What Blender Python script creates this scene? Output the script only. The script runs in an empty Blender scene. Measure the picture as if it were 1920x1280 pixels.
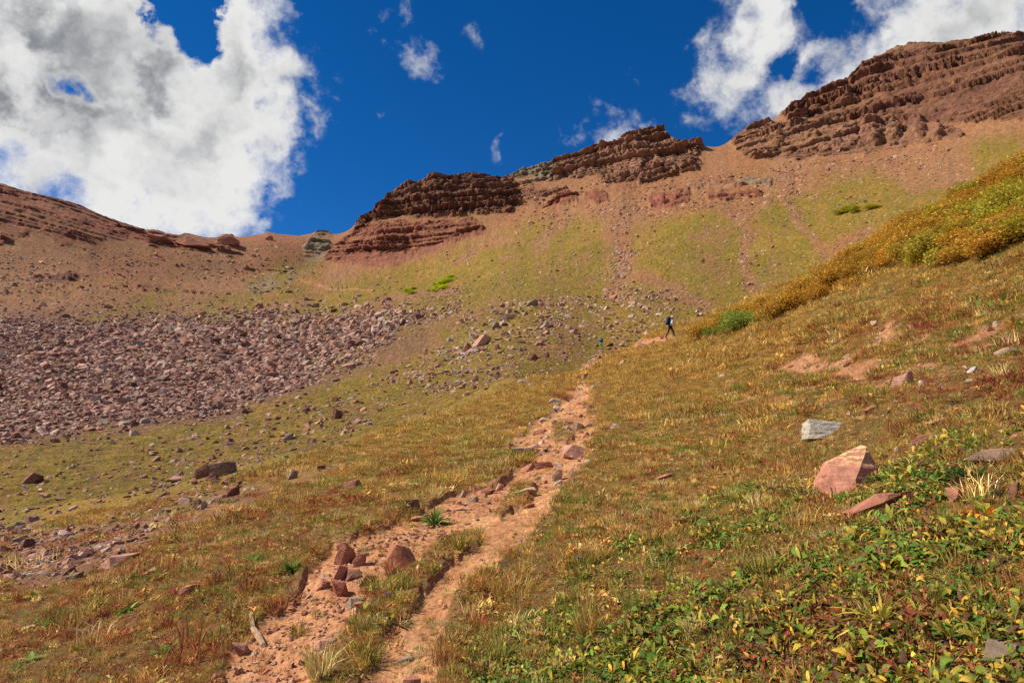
import bpy, bmesh, math, random
import numpy as np
from mathutils import Vector, Matrix, Euler

# ------------------------------------------------------------------ camera
S = bpy.context.scene
EYE = 1.65
PITCH = math.radians(10.0)
FPX = 1280.0                       # focal length in pixels of a 1920 px wide frame (24 mm lens)
cam_d = bpy.data.cameras.new('camera')
cam_d.lens = 24.0; cam_d.sensor_width = 36.0
cam_d.clip_start = 0.05; cam_d.clip_end = 5000.0
cam = bpy.data.objects.new('camera', cam_d)
S.collection.objects.link(cam)
cam.location = (0, 0, EYE)
cam.rotation_euler = (math.radians(90) + PITCH, 0, 0)
S.camera = cam
S.view_settings.view_transform = 'Standard'
S.view_settings.look = 'None'
S.view_settings.exposure = 0.42
S.view_settings.gamma = 1.0
S.render.engine = 'CYCLES'
S.cycles.use_denoising = False
S.cycles.max_bounces = 5
S.cycles.diffuse_bounces = 2
S.cycles.glossy_bounces = 1
S.cycles.transmission_bounces = 2
S.cycles.transparent_max_bounces = 4
S.cycles.caustics_reflective = False
S.cycles.caustics_refractive = False
S.cycles.sample_clamp_indirect = 4.0

SUN_AZ = math.radians(-93.0)       # measured from the view direction (+Y), negative = towards -X
SUN_EL = math.radians(46.0)
SUN_DIR = Vector((math.sin(SUN_AZ) * math.cos(SUN_EL), math.cos(SUN_AZ) * math.cos(SUN_EL), math.sin(SUN_EL)))


def pix_dir(u, v):
    """world direction through a pixel of the 1920x1280 frame"""
    a = (u - 960.0) / FPX; b = (640.0 - v) / FPX
    return (a, math.cos(PITCH) - b * math.sin(PITCH), math.sin(PITCH) + b * math.cos(PITCH))


# ------------------------------------------------------------------ sky and clouds (world)
W = bpy.data.worlds.new('World'); S.world = W; W.use_nodes = True
nt = W.node_tree; nt.nodes.clear()


def N(tree, typ, **kw):
    n = tree.nodes.new(typ)
    for k, val in kw.items():
        setattr(n, k, val)
    return n


def math_node(tree, op, a, b=None, c=None, clamp=False):
    n = N(tree, 'ShaderNodeMath', operation=op, use_clamp=clamp)
    for i, x in enumerate((a, b, c)):
        if x is None: continue
        if isinstance(x, (int, float)): n.inputs[i].default_value = x
        else: tree.links.new(x, n.inputs[i])
    return n.outputs[0]


def vmath(tree, op, a, b=None, scale=None):
    n = N(tree, 'ShaderNodeVectorMath', operation=op)
    for i, x in enumerate((a, b)):
        if x is None: continue
        if isinstance(x, (tuple, list, Vector)): n.inputs[i].default_value = tuple(x)
        else: tree.links.new(x, n.inputs[i])
    if scale is not None: n.inputs['Scale'].default_value = scale
    return n.outputs['Value'] if op in ('DISTANCE', 'DOT_PRODUCT', 'LENGTH') else n.outputs['Vector']


def noise(tree, vec, scale, detail=6.0, rough=0.55, out='Fac', lac=2.0):
    n = N(tree, 'ShaderNodeTexNoise')
    n.inputs['Scale'].default_value = scale; n.inputs['Detail'].default_value = detail
    n.inputs['Roughness'].default_value = rough; n.inputs['Lacunarity'].default_value = lac
    if vec is not None: tree.links.new(vec, n.inputs['Vector'])
    return n.outputs[out]


def smooth(tree, x, lo, hi, to0=0.0, to1=1.0):
    n = N(tree, 'ShaderNodeMapRange', interpolation_type='SMOOTHSTEP')
    tree.links.new(x, n.inputs['Value'])
    n.inputs['From Min'].default_value = lo; n.inputs['From Max'].default_value = hi
    n.inputs['To Min'].default_value = to0; n.inputs['To Max'].default_value = to1
    return n.outputs['Result']


def mixc(tree, fac, a, b, blend='MIX'):
    n = N(tree, 'ShaderNodeMix', data_type='RGBA', blend_type=blend)
    for s, x in ((n.inputs[0], fac), (n.inputs[6], a), (n.inputs[7], b)):
        if isinstance(x, (int, float)): s.default_value = x
        elif isinstance(x, (tuple, list)): s.default_value = tuple(x) + (1.0,) * (4 - len(x))
        else: tree.links.new(x, s)
    return n.outputs[2]


sky = N(nt, 'ShaderNodeTexSky', sky_type='NISHITA')
sky.sun_disc = False
sky.sun_elevation = SUN_EL
sky.sun_rotation = SUN_AZ
sky.altitude = 3700.0; sky.air_density = 1.0; sky.dust_density = 0.15; sky.ozone_density = 3.0
hs = N(nt, 'ShaderNodeHueSaturation'); hs.inputs['Saturation'].default_value = 1.34; hs.inputs['Value'].default_value = 0.92
nt.links.new(sky.outputs[0], hs.inputs['Color'])
skycol = mixc(nt, 1.0, hs.outputs[0], (0.80, 0.92, 1.06), 'MULTIPLY')

tc = N(nt, 'ShaderNodeTexCoord')
D0 = vmath(nt, 'NORMALIZE', tc.outputs['Generated'])
# billowing edges: the direction is pushed about by noise before the cloud bodies are measured
wv = noise(nt, D0, 10.0, 8.0, 0.60, 'Color')
wv = vmath(nt, 'SUBTRACT', wv, (0.5, 0.5, 0.5))
wv = vmath(nt, 'SCALE', wv, scale=0.13)
D1 = vmath(nt, 'ADD', D0, wv)

# cloud bodies: (pixel u, v, radius in pixels, strength)
BLOBS = [
    (-90, 100, 360, 1.5), (140, 40, 300, 1.5), (-60, 220, 230, 1.3), (200, 220, 270, 1.5), (330, 280, 220, 1.4), (300, 150, 220, 1.3),
    (440, 130, 175, 1.15), (480, 70, 120, 0.95), (80, 280, 150, 1.0), (400, 340, 130, 1.0), (270, 370, 110, 0.8), (350, 395, 80, 0.7), (120, 320, 110, 0.75),
    (520, 190, 95, 0.8), (585, 228, 48, 0.62), (530, 345, 55, 0.62), (440, 250, 160, 1.2), (-180, 300, 150, 0.9), (0, 285, 130, 1.05), (110, 335, 105, 0.95), (205, 375, 80, 0.8), (480, 315, 95, 0.85),
    (450, 0, 120, 0.95), (230, -80, 230, 1.4), (560, 0, 45, 0.4),
    (1430, 30, 180, 0.84), (1390, 130, 140, 0.79), (1490, 190, 145, 0.88), (1330, 80, 90, 0.60), (1590, 170, 125, 0.9), (1430, 225, 110, 0.69), (1660, 110, 140, 0.73), (1540, 90, 160, 0.95), (1640, 150, 120, 0.9), (1690, 80, 140, 0.95),
    (1740, 40, 200, 0.84), (1850, 40, 210, 0.95), (1990, 60, 230, 1.03), (1640, 10, 130, 0.65), (1370, 240, 75, 0.56), (1320, 15, 60, 0.47),
    (1150, 265, 85, 0.72), (1090, 265, 62, 0.60), (1190, 245, 56, 0.66), (1110, 225, 50, 0.56), (782, 104, 54, 0.66), (708, 40, 48, 0.52), (750, 12, 44, 0.52), (735, 75, 38, 0.46), (715, 197, 36, 0.42),
    (905, 58, 36, 0.46), (1195, 152, 30, 0.42), (1157, 70, 28, 0.42), (930, 285, 30, 0.38), (1055, 172, 34, 0.36), (1310, 235, 50, 0.40),
]
# the gaps of blue inside the bodies
HOLES = [(352, 42, 66, 2.0), (372, 10, 60, 1.6), (325, 8, 50, 1.4), (152, 172, 34, 1.0), (1548, 45, 60, 0.5), (1458, 102, 34, 0.5), (1520, 140, 36, 0.4), (1640, 62, 30, 0.3)]


def body(dvec):
    acc = None
    for (u, v, r, s) in BLOBS:
        c = Vector(pix_dir(u, v)).normalized()
        d = vmath(nt, 'DISTANCE', dvec, c)
        k = math_node(nt, 'MULTIPLY_ADD', d, -s / (r / FPX), s)
        acc = math_node(nt, 'MAXIMUM', k, 0.0) if acc is None else math_node(nt, 'SMOOTH_MAX', acc, k, 0.08)
    for (u, v, r, s) in HOLES:
        c = Vector(pix_dir(u, v)).normalized()
        d = vmath(nt, 'DISTANCE', dvec, c)
        k = math_node(nt, 'MULTIPLY_ADD', d, -s / (r / FPX), s)
        acc = math_node(nt, 'SUBTRACT', acc, math_node(nt, 'MAXIMUM', k, 0.0))
    return acc


bd = body(D1)
# elsewhere over the dome: broken cumulus of the same kind, thinning out towards the part of the sky in view
elsew = noise(nt, D0, 2.3, 3.0, 0.5)
front = vmath(nt, 'DOT_PRODUCT', D0, Vector(pix_dir(960, 300)).normalized())
away = smooth(nt, front, 0.74, 0.55)
gen = math_node(nt, 'MULTIPLY', smooth(nt, elsew, 0.47, 0.68), away)
bd = math_node(nt, 'MAXIMUM', bd, gen)
f1 = noise(nt, D1, 7.0, 9.0, 0.60)
f2 = noise(nt, D0, 24.0, 8.0, 0.62)
ff = math_node(nt, 'ADD', math_node(nt, 'MULTIPLY', f1, 0.62), math_node(nt, 'MULTIPLY', f2, 0.38))
dens = math_node(nt, 'ADD', bd, math_node(nt, 'MULTIPLY_ADD', ff, 3.0, -1.82))
present = smooth(nt, bd, 0.01, 0.30)
alpha = math_node(nt, 'MULTIPLY', math_node(nt, 'MULTIPLY', smooth(nt, dens, -0.08, 0.55), present), 0.97)
# cloud tone: lit billows against thicker grey bases
Doff = vmath(nt, 'ADD', D1, SUN_DIR * 0.045)
l1 = noise(nt, D1, 4.2, 6.0, 0.5)
l2 = noise(nt, Doff, 4.2, 6.0, 0.5)
relief = math_node(nt, 'MULTIPLY_ADD', math_node(nt, 'SUBTRACT', l1, l2), 4.2, 0.64)
thick = smooth(nt, dens, 0.45, 1.25)
low = noise(nt, D1, 4.6, 3.0, 0.5)
Dh = vmath(nt, 'ADD', D0, vmath(nt, 'SCALE', wv, scale=1.6))
base = None                       # the thick undersides
for (u, v, r, s_) in [(40, 190, 190, 0.9), (60, 60, 120, 0.7), (290, 170, 150, 0.75), (370, 330, 110, 0.55), (200, 370, 110, 0.5), (470, 130, 60, 0.35), (1440, 60, 90, 0.35), (1800, 60, 150, 0.4), (120, 260, 110, 0.6)]:
    d = vmath(nt, 'DISTANCE', Dh, Vector(pix_dir(u, v)).normalized())
    k = math_node(nt, 'MAXIMUM', math_node(nt, 'MULTIPLY_ADD', d, -s_ / (r / FPX), s_), 0.0)
    base = k if base is None else math_node(nt, 'MAXIMUM', base, k)
grey = math_node(nt, 'MULTIPLY', thick, math_node(nt, 'ADD', math_node(nt, 'MULTIPLY', smooth(nt, low, 0.30, 0.68), 0.35), math_node(nt, 'MULTIPLY', base, 1.15)))
tone = math_node(nt, 'SUBTRACT', relief, math_node(nt, 'MULTIPLY', grey, 1.0))
tone = smooth(nt, tone, -0.40, 0.85)
ccol = mixc(nt, tone, (1.8, 1.9, 2.02), (6.3, 6.25, 6.1))
final = mixc(nt, alpha, skycol, ccol)
bg = N(nt, 'ShaderNodeBackground'); bg.inputs['Strength'].default_value = 0.10
nt.links.new(final, bg.inputs['Color'])
wo = N(nt, 'ShaderNodeOutputWorld'); nt.links.new(bg.outputs[0], wo.inputs['Surface'])
W.cycles.sampling_method = 'MANUAL'; W.cycles.sample_map_resolution = 512

sun_d = bpy.data.lights.new('sun', 'SUN'); sun_d.energy = 4.7; sun_d.angle = math.radians(0.53)
sun_d.color = (1.0, 0.93, 0.80)
sun = bpy.data.objects.new('sun', sun_d); S.collection.objects.link(sun)
sun.location = (-60, 20, 80)
sun.rotation_euler = SUN_DIR.to_track_quat('Z', 'Y').to_euler()

# ------------------------------------------------------------------ helpers
random.seed(7)
RNG = np.random.default_rng(11)
COL = S.collection


def lin(r, g, b):
    f = lambda c: ((c / 255.0) / 12.92) if c / 255.0 <= 0.04045 else (((c / 255.0) + 0.055) / 1.055) ** 2.4
    return np.array((f(r), f(g), f(b)))


def smooths(x, a, b):
    t = np.clip((x - a) / (b - a), 0, 1)
    return t * t * (3 - 2 * t)


def _hash(ix, iy, iz, seed):
    h = (ix.astype(np.int64) * 374761393 + iy.astype(np.int64) * 668265263 + iz.astype(np.int64) * 2147483647 + seed * 974711) & 0xFFFFFFFF
    h = ((h ^ (h >> 13)) * 1274126177) & 0xFFFFFFFF
    h = ((h ^ (h >> 16)) * 2246822519) & 0xFFFFFFFF
    h = h ^ (h >> 15)
    return (h & 0xFFFFFF).astype(np.float64) / float(0xFFFFFF)


def vnoise(x, y, z=0.0, seed=0):
    """value noise, -1..1"""
    x = np.asarray(x, float); y = np.asarray(y, float); z = np.zeros_like(x) + z
    ix, iy, iz = np.floor(x), np.floor(y), np.floor(z)
    fx, fy, fz = x - ix, y - iy, z - iz
    sx, sy, sz = (f * f * f * (f * (f * 6 - 15) + 10) for f in (fx, fy, fz))
    out = 0
    for dx in (0, 1):
        wx = sx if dx else 1 - sx
        for dy in (0, 1):
            wy = sy if dy else 1 - sy
            for dz in (0, 1):
                wz = sz if dz else 1 - sz
                out = out + wx * wy * wz * _hash(ix + dx, iy + dy, iz + dz, seed)
    return out * 2 - 1


def vnoise2(x, y, seed=0):
    x = np.asarray(x, float); y = np.asarray(y, float)
    ix, iy = np.floor(x), np.floor(y); fx, fy = x - ix, y - iy
    sx, sy = (f * f * f * (f * (f * 6 - 15) + 10) for f in (fx, fy))
    z = np.zeros_like(ix)
    a = _hash(ix, iy, z, seed); b = _hash(ix + 1, iy, z, seed); c = _hash(ix, iy + 1, z, seed); d = _hash(ix + 1, iy + 1, z, seed)
    return ((a * (1 - sx) + b * sx) * (1 - sy) + (c * (1 - sx) + d * sx) * sy) * 2 - 1


def fbm2(x, y, octv=4, seed=0, gain=0.5):
    out = 0; a = 1.0; tot = 0
    for i in range(octv):
        out = out + a * vnoise2(x * 2 ** i + 17.3 * i, y * 2 ** i - 9.1 * i, seed + i); tot += a; a *= gain
    return out / tot


def worley(x, y, z, seed=0):
    """distance to the nearest cell point, edge gap, random id of the cell"""
    ix, iy, iz = np.floor(x), np.floor(y), np.floor(z)
    f1 = np.full(x.shape, 9.0); f2 = np.full(x.shape, 9.0); cid = np.zeros(x.shape)
    for dx in (-1, 0, 1):
        for dy in (-1, 0, 1):
            for dz in (-1, 0, 1):
                cx, cy, cz = ix + dx, iy + dy, iz + dz
                px = cx + _hash(cx, cy, cz, seed); py = cy + _hash(cx, cy, cz, seed + 1); pz = cz + _hash(cx, cy, cz, seed + 2)
                d = np.sqrt((px - x) ** 2 + (py - y) ** 2 + (pz - z) ** 2)
                near = d < f1
                f2 = np.where(near, f1, np.minimum(f2, d))
                cid = np.where(near, _hash(cx, cy, cz, seed + 5), cid)
                f1 = np.where(near, d, f1)
    return f1, f2 - f1, cid


def sdpoly(px, py, poly):
    """signed distance to a polygon, negative inside"""
    px = np.asarray(px, float); py = np.asarray(py, float)
    P = np.asarray(poly, float); n = len(P)
    d = np.full(px.shape, 1e18); ins = np.zeros(px.shape, bool)
    for i in range(n):
        ax, ay = P[i]; bx, by = P[(i + 1) % n]
        ex, ey = bx - ax, by - ay
        wx, wy = px - ax, py - ay
        t = np.clip((wx * ex + wy * ey) / (ex * ex + ey * ey + 1e-12), 0, 1)
        d = np.minimum(d, (wx - ex * t) ** 2 + (wy - ey * t) ** 2)
        c = (ay > py) != (by > py)
        if by != ay:
            ins ^= c & (px < ex * (py - ay) / (by - ay) + ax)
    return np.where(ins, -1, 1) * np.sqrt(d)


def sdline(px, py, pts):
    d = np.full(np.shape(px), 1e18)
    for (ax, ay), (bx, by) in zip(pts[:-1], pts[1:]):
        ex, ey = bx - ax, by - ay
        wx, wy = px - ax, py - ay
        t = np.clip((wx * ex + wy * ey) / (ex * ex + ey * ey + 1e-12), 0, 1)
        d = np.minimum(d, (wx - ex * t) ** 2 + (wy - ey * t) ** 2)
    return np.sqrt(d)


def mesh_np(name, verts, faces, attrs=None, smooth_shade=False):
    """mesh from arrays; faces is (n,3) or (n,4)"""
    me = bpy.data.meshes.new(name)
    verts = np.asarray(verts, np.float32); faces = np.asarray(faces, np.int32)
    k = faces.shape[1]
    me.vertices.add(len(verts)); me.vertices.foreach_set('co', verts.ravel())
    me.loops.add(faces.size); me.loops.foreach_set('vertex_index', faces.ravel())
    me.polygons.add(len(faces))
    me.polygons.foreach_set('loop_start', np.arange(0, faces.size, k, dtype=np.int32))
    if smooth_shade:
        me.polygons.foreach_set('use_smooth', np.ones(len(faces), bool))
    for nm, (typ, dat) in (attrs or {}).items():
        at = me.attributes.new(nm, typ, 'POINT')
        dat = np.asarray(dat, np.float32)
        if typ == 'FLOAT_COLOR':
            if dat.shape[1] == 3: dat = np.concatenate([dat, np.ones((len(dat), 1), np.float32)], 1)
            at.data.foreach_set('color', dat.ravel())
        elif typ == 'FLOAT_VECTOR': at.data.foreach_set('vector', dat.ravel())
        else: at.data.foreach_set('value', dat.ravel())
    me.update(calc_edges=True)
    return me


def add(name, me, mat=None, parent=None, loc=None, **props):
    o = bpy.data.objects.new(name, me)
    COL.objects.link(o)
    if mat is not None and me is not None and not me.materials: me.materials.append(mat)
    if parent is not None: o.parent = parent
    if loc is not None: o.location = loc
    for k, val in props.items():
        if val is not None: o[k] = val
    return o

# ------------------------------------------------------------------ terrain profile
# Each node is a line across the landscape, given as (u, v, horizontal distance): where that line is seen and how far away it lies.
def azt(u, v):
    x, y, z = pix_dir(u, v)
    return math.atan2(x, y), z / math.hypot(x, y)


UC = [0, 300, 600, 800, 960, 1130, 1310, 1500, 1700, 1920]
NODES = {
    1: ([1280] * 10, [7, 5.8, 4.9, 4.5, 4.2, 4.0, 3.8, 3.6, 3.4, 3.3]),
    2: ([1100, 1090, 1090, 1075, 1060, 1050, 1040, 1028, 1015, 1000], [12.0, 9, 7, 6.8, 6.6, 6.1, 5.6, 5.2, 4.8, 4.6]),
    3: ([1060, 1020, 980, 955, 930, 900, 880, 870, 850, 830], [15.5, 12.3, 10, 10.4, 11, 11, 10.3, 8.5, 7, 6.2]),
    4: ([1025, 972, 910, 870, 830, 800, 770, 720, 680, 650], [20, 16.5, 15, 17, 19, 18.5, 18, 17, 14, 12]),
    5: ([1000, 940, 860, 795, 730, 672, 636, 552, 437, 322], [25, 21, 21, 29, 42, 78, 72, 60, 52, 44]),
    7: ([900, 885, 825, 755, 690, 660, 604, 520, 400, 300], [38, 33, 34, 47, 62, 97, 120, 150, 190, 205]),
    8: ([780, 760, 720, 660, 620, 590, 520, 450, 372, 286], [75, 75, 85, 105, 115, 140, 170, 200, 218, 222]),
    9: ([620, 640, 620, 560, 520, 480, 420, 380, 328, 266], [170, 160, 175, 210, 215, 230, 250, 262, 262, 240]),
    10: ([500, 530, 505, 470, 415, 352, 325, 305, 288, 242], [300, 330, 420, 395, 380, 370, 345, 325, 300, 265]),
}
SKYLINE = [(-60, 350), (0, 367), (60, 380), (100, 388), (150, 402), (200, 425), (240, 440), (272, 449), (284, 443), (300, 446), (312, 455), (332, 457), (345, 446),
           (360, 448), (384, 462), (406, 458), (416, 449), (434, 450), (446, 457), (480, 450), (497, 447), (500, 439), (520, 446), (560, 447), (590, 440),
           (610, 438), (630, 442), (650, 435), (665, 425), (680, 410), (700, 403), (716, 388), (728, 372), (750, 356), (765, 347), (780, 350), (800, 341),
           (815, 336), (835, 341), (855, 342), (868, 335), (900, 336), (920, 342), (940, 347), (960, 341), (985, 329), (1000, 325), (1015, 318), (1025, 322),
           (1040, 308), (1060, 304), (1100, 299), (1110, 290), (1130, 283), (1142, 292), (1150, 283), (1170, 273), (1185, 258), (1200, 254), (1247, 255),
           (1255, 268), (1275, 279), (1300, 272), (1330, 275), (1350, 278), (1370, 263), (1400, 246), (1440, 230), (1458, 220), (1464, 208), (1500, 202),
           (1530, 190), (1560, 178), (1590, 172), (1600, 160), (1612, 151), (1618, 138), (1630, 130), (1650, 125), (1680, 112), (1710, 100), (1740, 97),
           (1770, 102), (1810, 99), (1850, 97), (1880, 92), (1920, 98), (1990, 104)]
RIDGE_R = ([-60, 0, 300, 500, 600, 700, 800, 960, 1130, 1220, 1310, 1500, 1700, 1920, 1990], [535, 520, 500, 495, 485, 465, 448, 436, 408, 402, 385, 388, 408, 400, 395])

# azimuth grid: dense over the view, coarser round the back
AZ_IN = math.radians(45.0)
az_in = np.linspace(-AZ_IN, AZ_IN, 860)
az_l = -AZ_IN - np.cumsum(np.linspace(0.004, 0.10, 46)); az_l = az_l[az_l > -math.pi]
AZ = np.concatenate([az_l[::-1], az_in, -az_l])
A = len(AZ)


def spread(azs, vals):
    """across the azimuths; beyond the frame the edge value runs on"""
    o = np.argsort(azs); return np.interp(AZ, np.asarray(azs)[o], np.asarray(vals)[o])


def gsm(a, k):
    w = np.exp(-np.linspace(-2.2, 2.2, 2 * k + 1) ** 2); w /= w.sum()
    return np.convolve(np.pad(a, k, mode='edge'), w, 'valid')


Rn = np.zeros((14, A)); Zn = np.zeros((14, A))
for k, (vs, rs) in NODES.items():
    q = [azt(u, v) for u, v in zip(UC, vs)]
    azs = [p[0] for p in q]
    t = gsm(spread(azs, [p[1] for p in q]), 26)
    R = np.exp(gsm(spread(azs, np.log(rs)), 26))
    Rn[k] = R; Zn[k] = EYE + t * R
q = [azt(u, v) for u, v in SKYLINE]
t_sky = spread([p[0] for p in q], [p[1] for p in q])
t_sky_s = gsm(t_sky, 22)
ri = [azt(u, np.interp(u, [p[0] for p in SKYLINE], [p[1] for p in SKYLINE]))[0] for u in RIDGE_R[0]]
Rn[11] = gsm(spread(ri, RIDGE_R[1]), 14)
Zn[11] = EYE + t_sky_s * Rn[11]
SKY_RES = (t_sky - t_sky_s) * Rn[11]
# behind the near crest the ground drops into the hollow before the far slope begins
azc = [azt(u, 640)[0] for u in UC]
dip = spread(azc, [0, 0, 0, 0, 0, 0.6, 5.0, 9.0, 12.0, 13.0])
Rn[6] = Rn[5] + 0.42 * (Rn[7] - Rn[5]); Zn[6] = Zn[5] + 0.40 * (Zn[7] - Zn[5]) - dip
Rn[12] = Rn[11] + 70; Zn[12] = Zn[11] - 26
Rn[13] = Rn[11] + 900; Zn[13] = Zn[11] - 330
Rn[0] = 0.35; Zn[0] = Zn[1] * 0.35 / Rn[1]
# round the back the valley falls away behind the viewer
back = smooths(np.abs(AZ), 1.15, 2.3)
for k in range(14):
    Rb = [0.35, 4, 7, 11, 17, 30, 45, 70, 110, 180, 300, 430, 520, 1300][k]
    Zb = -0.14 * Rb + 0.30 * Rb * np.sin(np.abs(AZ)) * np.sign(AZ) * (1 if Rb < 60 else 60 / Rb)
    Rn[k] = Rn[k] * (1 - back) + Rb * back
    Zn[k] = Zn[k] * (1 - back) + Zb * back


def pchip_slopes(x, y):
    h = np.diff(x, axis=0); d = np.diff(y, axis=0) / h
    m = np.zeros_like(y)
    w1 = 2 * h[1:] + h[:-1]; w2 = h[1:] + 2 * h[:-1]
    same = d[:-1] * d[1:] > 0
    with np.errstate(divide='ignore', invalid='ignore'):
        hm = (w1 + w2) / (w1 / d[:-1] + w2 / d[1:])
    m[1:-1] = np.where(same, hm, 0.0)
    m[0] = d[0]; m[-1] = d[-1]
    return m


Mn = pchip_slopes(Rn, Zn)


def hermite(ka, i, f):
    """height at fraction f (of log distance) of interval ka for azimuth index i"""
    r0, r1 = Rn[ka, i], Rn[ka + 1, i]
    R = r0 * (r1 / r0) ** f
    h = r1 - r0; t = (R - r0) / h
    z = ((2 * t ** 3 - 3 * t ** 2 + 1) * Zn[ka, i] + (t ** 3 - 2 * t ** 2 + t) * h * Mn[ka, i]
         + (-2 * t ** 3 + 3 * t ** 2) * Zn[ka + 1, i] + (t ** 3 - t ** 2) * h * Mn[ka + 1, i])
    return R, z


ROWS = [16, 44, 60, 60, 74, 18, 16, 44, 50, 60, 150, 12, 5]      # rows in each interval
sv = []
for k, n in enumerate(ROWS):
    sv += [(k, j / n) for j in range(n)]
sv.append((12, 1.0))
NR = len(sv)
KI = np.array([s[0] for s in sv]); FI = np.array([s[1] for s in sv])
ii = np.arange(A)
GR = np.zeros((NR, A)); GZ = np.zeros((NR, A))
for r in range(NR):
    GR[r], GZ[r] = hermite(KI[r], ii, FI[r])
GA = np.broadcast_to(AZ, (NR, A))
GX = GR * np.sin(GA); GY = GR * np.cos(GA)
SVAL = (KI + FI)[:, None] * np.ones((1, A))
# the knobs of the skyline sit on the top of the ridge only
kn = smooths(SVAL, 10.72, 11.0) * (1 - smooths(SVAL, 11.0, 11.35))
GZ = GZ + SKY_RES[None, :] * kn

CP, SP = math.cos(PITCH), math.sin(PITCH)


def project(x, y, z):
    dz = z - EYE
    dep = y * CP + dz * SP
    dep = np.where(dep < 0.05, 0.05, dep)
    up = -y * SP + dz * CP
    return 960 + FPX * x / dep, 640 - FPX * up / dep


# visible surface: first distance at which the line of sight through a pixel meets the ground
JT = 1500
RT = np.exp(np.linspace(math.log(0.36), math.log(900), JT))
HT = np.zeros((A, JT))
for i in range(A):
    HT[i] = np.interp(RT, GR[:, i], GZ[:, i])


def base_h(x, y, tab=None):
    tab = HT if tab is None else tab
    x = np.asarray(x, float); y = np.asarray(y, float)
    az = np.arctan2(x, y); r = np.clip(np.hypot(x, y), 0.37, 890)
    fi = np.interp(az, AZ, np.arange(A)); i0 = np.clip(fi.astype(int), 0, A - 2); fa = fi - i0
    fj = (np.log(r) - math.log(0.36)) / (math.log(900) - math.log(0.36)) * (JT - 1); j0 = np.clip(fj.astype(int), 0, JT - 2); fb = fj - j0
    return ((tab[i0, j0] * (1 - fb) + tab[i0, j0 + 1] * fb) * (1 - fa) + (tab[i0 + 1, j0] * (1 - fb) + tab[i0 + 1, j0 + 1] * fb) * fa)


TMAX = None


def ground_at(us, vs):
    """world x, y of the ground seen at pixels"""
    global TMAX
    if TMAX is None:
        TMAX = np.maximum.accumulate((HT - EYE) / RT[None, :], axis=1)
    us = np.atleast_1d(np.asarray(us, float)); vs = np.atleast_1d(np.asarray(vs, float))
    a = (us - 960) / FPX; b = (640 - vs) / FPX
    X = a; Y = CP - b * SP; Z = SP + b * CP
    az = np.arctan2(X, Y); t = Z / np.hypot(X, Y)
    idx = np.clip(np.round(np.interp(az, AZ, np.arange(A))).astype(int), 0, A - 1)
    R = np.zeros(len(us))
    for s in range(0, len(us), 4000):
        e = min(s + 4000, len(us))
        j = np.sum(TMAX[idx[s:e]] < t[s:e, None], axis=1)
        j = np.clip(j, 1, JT - 1)
        t0 = TMAX[idx[s:e], j - 1]; t1 = TMAX[idx[s:e], j]
        f = np.clip((t[s:e] - t0) / np.maximum(t1 - t0, 1e-9), 0, 1)
        R[s:e] = RT[j - 1] * (RT[j] / RT[j - 1]) ** f
    return R * np.sin(az), R * np.cos(az)


def xy_poly(poly):
    p = np.array(poly, float)
    x, y = ground_at(p[:, 0], np.minimum(p[:, 1], 1420))
    return np.stack([x, y], 1)


# ------------------------------------------------------------------ trail and bare soil (laid out on the ground in metres)
TRAIL_POLYS = [xy_poly(p) for p in (
    [(400, 1330), (440, 1225), (475, 1175), (540, 1135), (555, 1100), (590, 1060), (625, 1030), (690, 990), (760, 962), (800, 942), (860, 920), (920, 905),
     (945, 892), (975, 880), (1040, 905), (1000, 925), (960, 950), (930, 975), (880, 1000), (840, 1012), (800, 1030), (770, 1062), (720, 1082), (690, 1110), (690, 1150),
     (650, 1180), (600, 1230), (560, 1330)],
    [(640, 1330), (700, 1215), (750, 1150), (800, 1095), (850, 1060), (890, 1020), (900, 985), (930, 960), (955, 935), (985, 905), (958, 882), (985, 855), (958, 838), (966, 806),
     (1000, 790), (1040, 770), (1060, 745), (1080, 726), (1084, 702), (1100, 688), (1112, 705), (1107, 735), (1102, 770), (1135, 790), (1112, 825), (1100, 850), (1070, 880),
     (1050, 920), (1012, 970), (975, 1010), (935, 1050), (870, 1100), (850, 1150), (830, 1200), (790, 1330)],
    [(1084, 706), (1098, 682), (1125, 664), (1180, 650), (1255, 628), (1260, 633), (1185, 657), (1137, 670), (1114, 690), (1106, 706)])]
ISLAND = [xy_poly(p) for p in ([(1028, 797), (1062, 788), (1078, 812), (1062, 832), (1030, 826)], [(950, 960), (985, 930), (1000, 905), (960, 905), (930, 940), (905, 965), (930, 975)])]
SOIL_POLYS = [xy_poly(p) for p in (
    [(1390, 742), (1440, 735), (1480, 745), (1540, 742), (1570, 765), (1520, 775), (1440, 770), (1395, 760)], [(1440, 690), (1520, 640), (1570, 640), (1650, 660), (1640, 700), (1560, 715), (1480, 715)],
    [(1780, 640), (1830, 600), (1870, 612), (1865, 640), (1810, 655)], [(1630, 640), (1680, 605), (1690, 615), (1650, 660)], [(1300, 740), (1335, 735), (1350, 750), (1310, 755)],
    [(1640, 935), (1700, 930), (1720, 960), (1640, 965)], [(1850, 1180), (1925, 1150), (1960, 1260), (1880, 1260)], [(1700, 690), (1760, 670), (1790, 690), (1740, 705)])]

SOIL_BIG = xy_poly([(1300, 745), (1400, 690), (1500, 640), (1620, 600), (1880, 580), (1930, 660), (1800, 700), (1680, 790), (1400, 790)])


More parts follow.
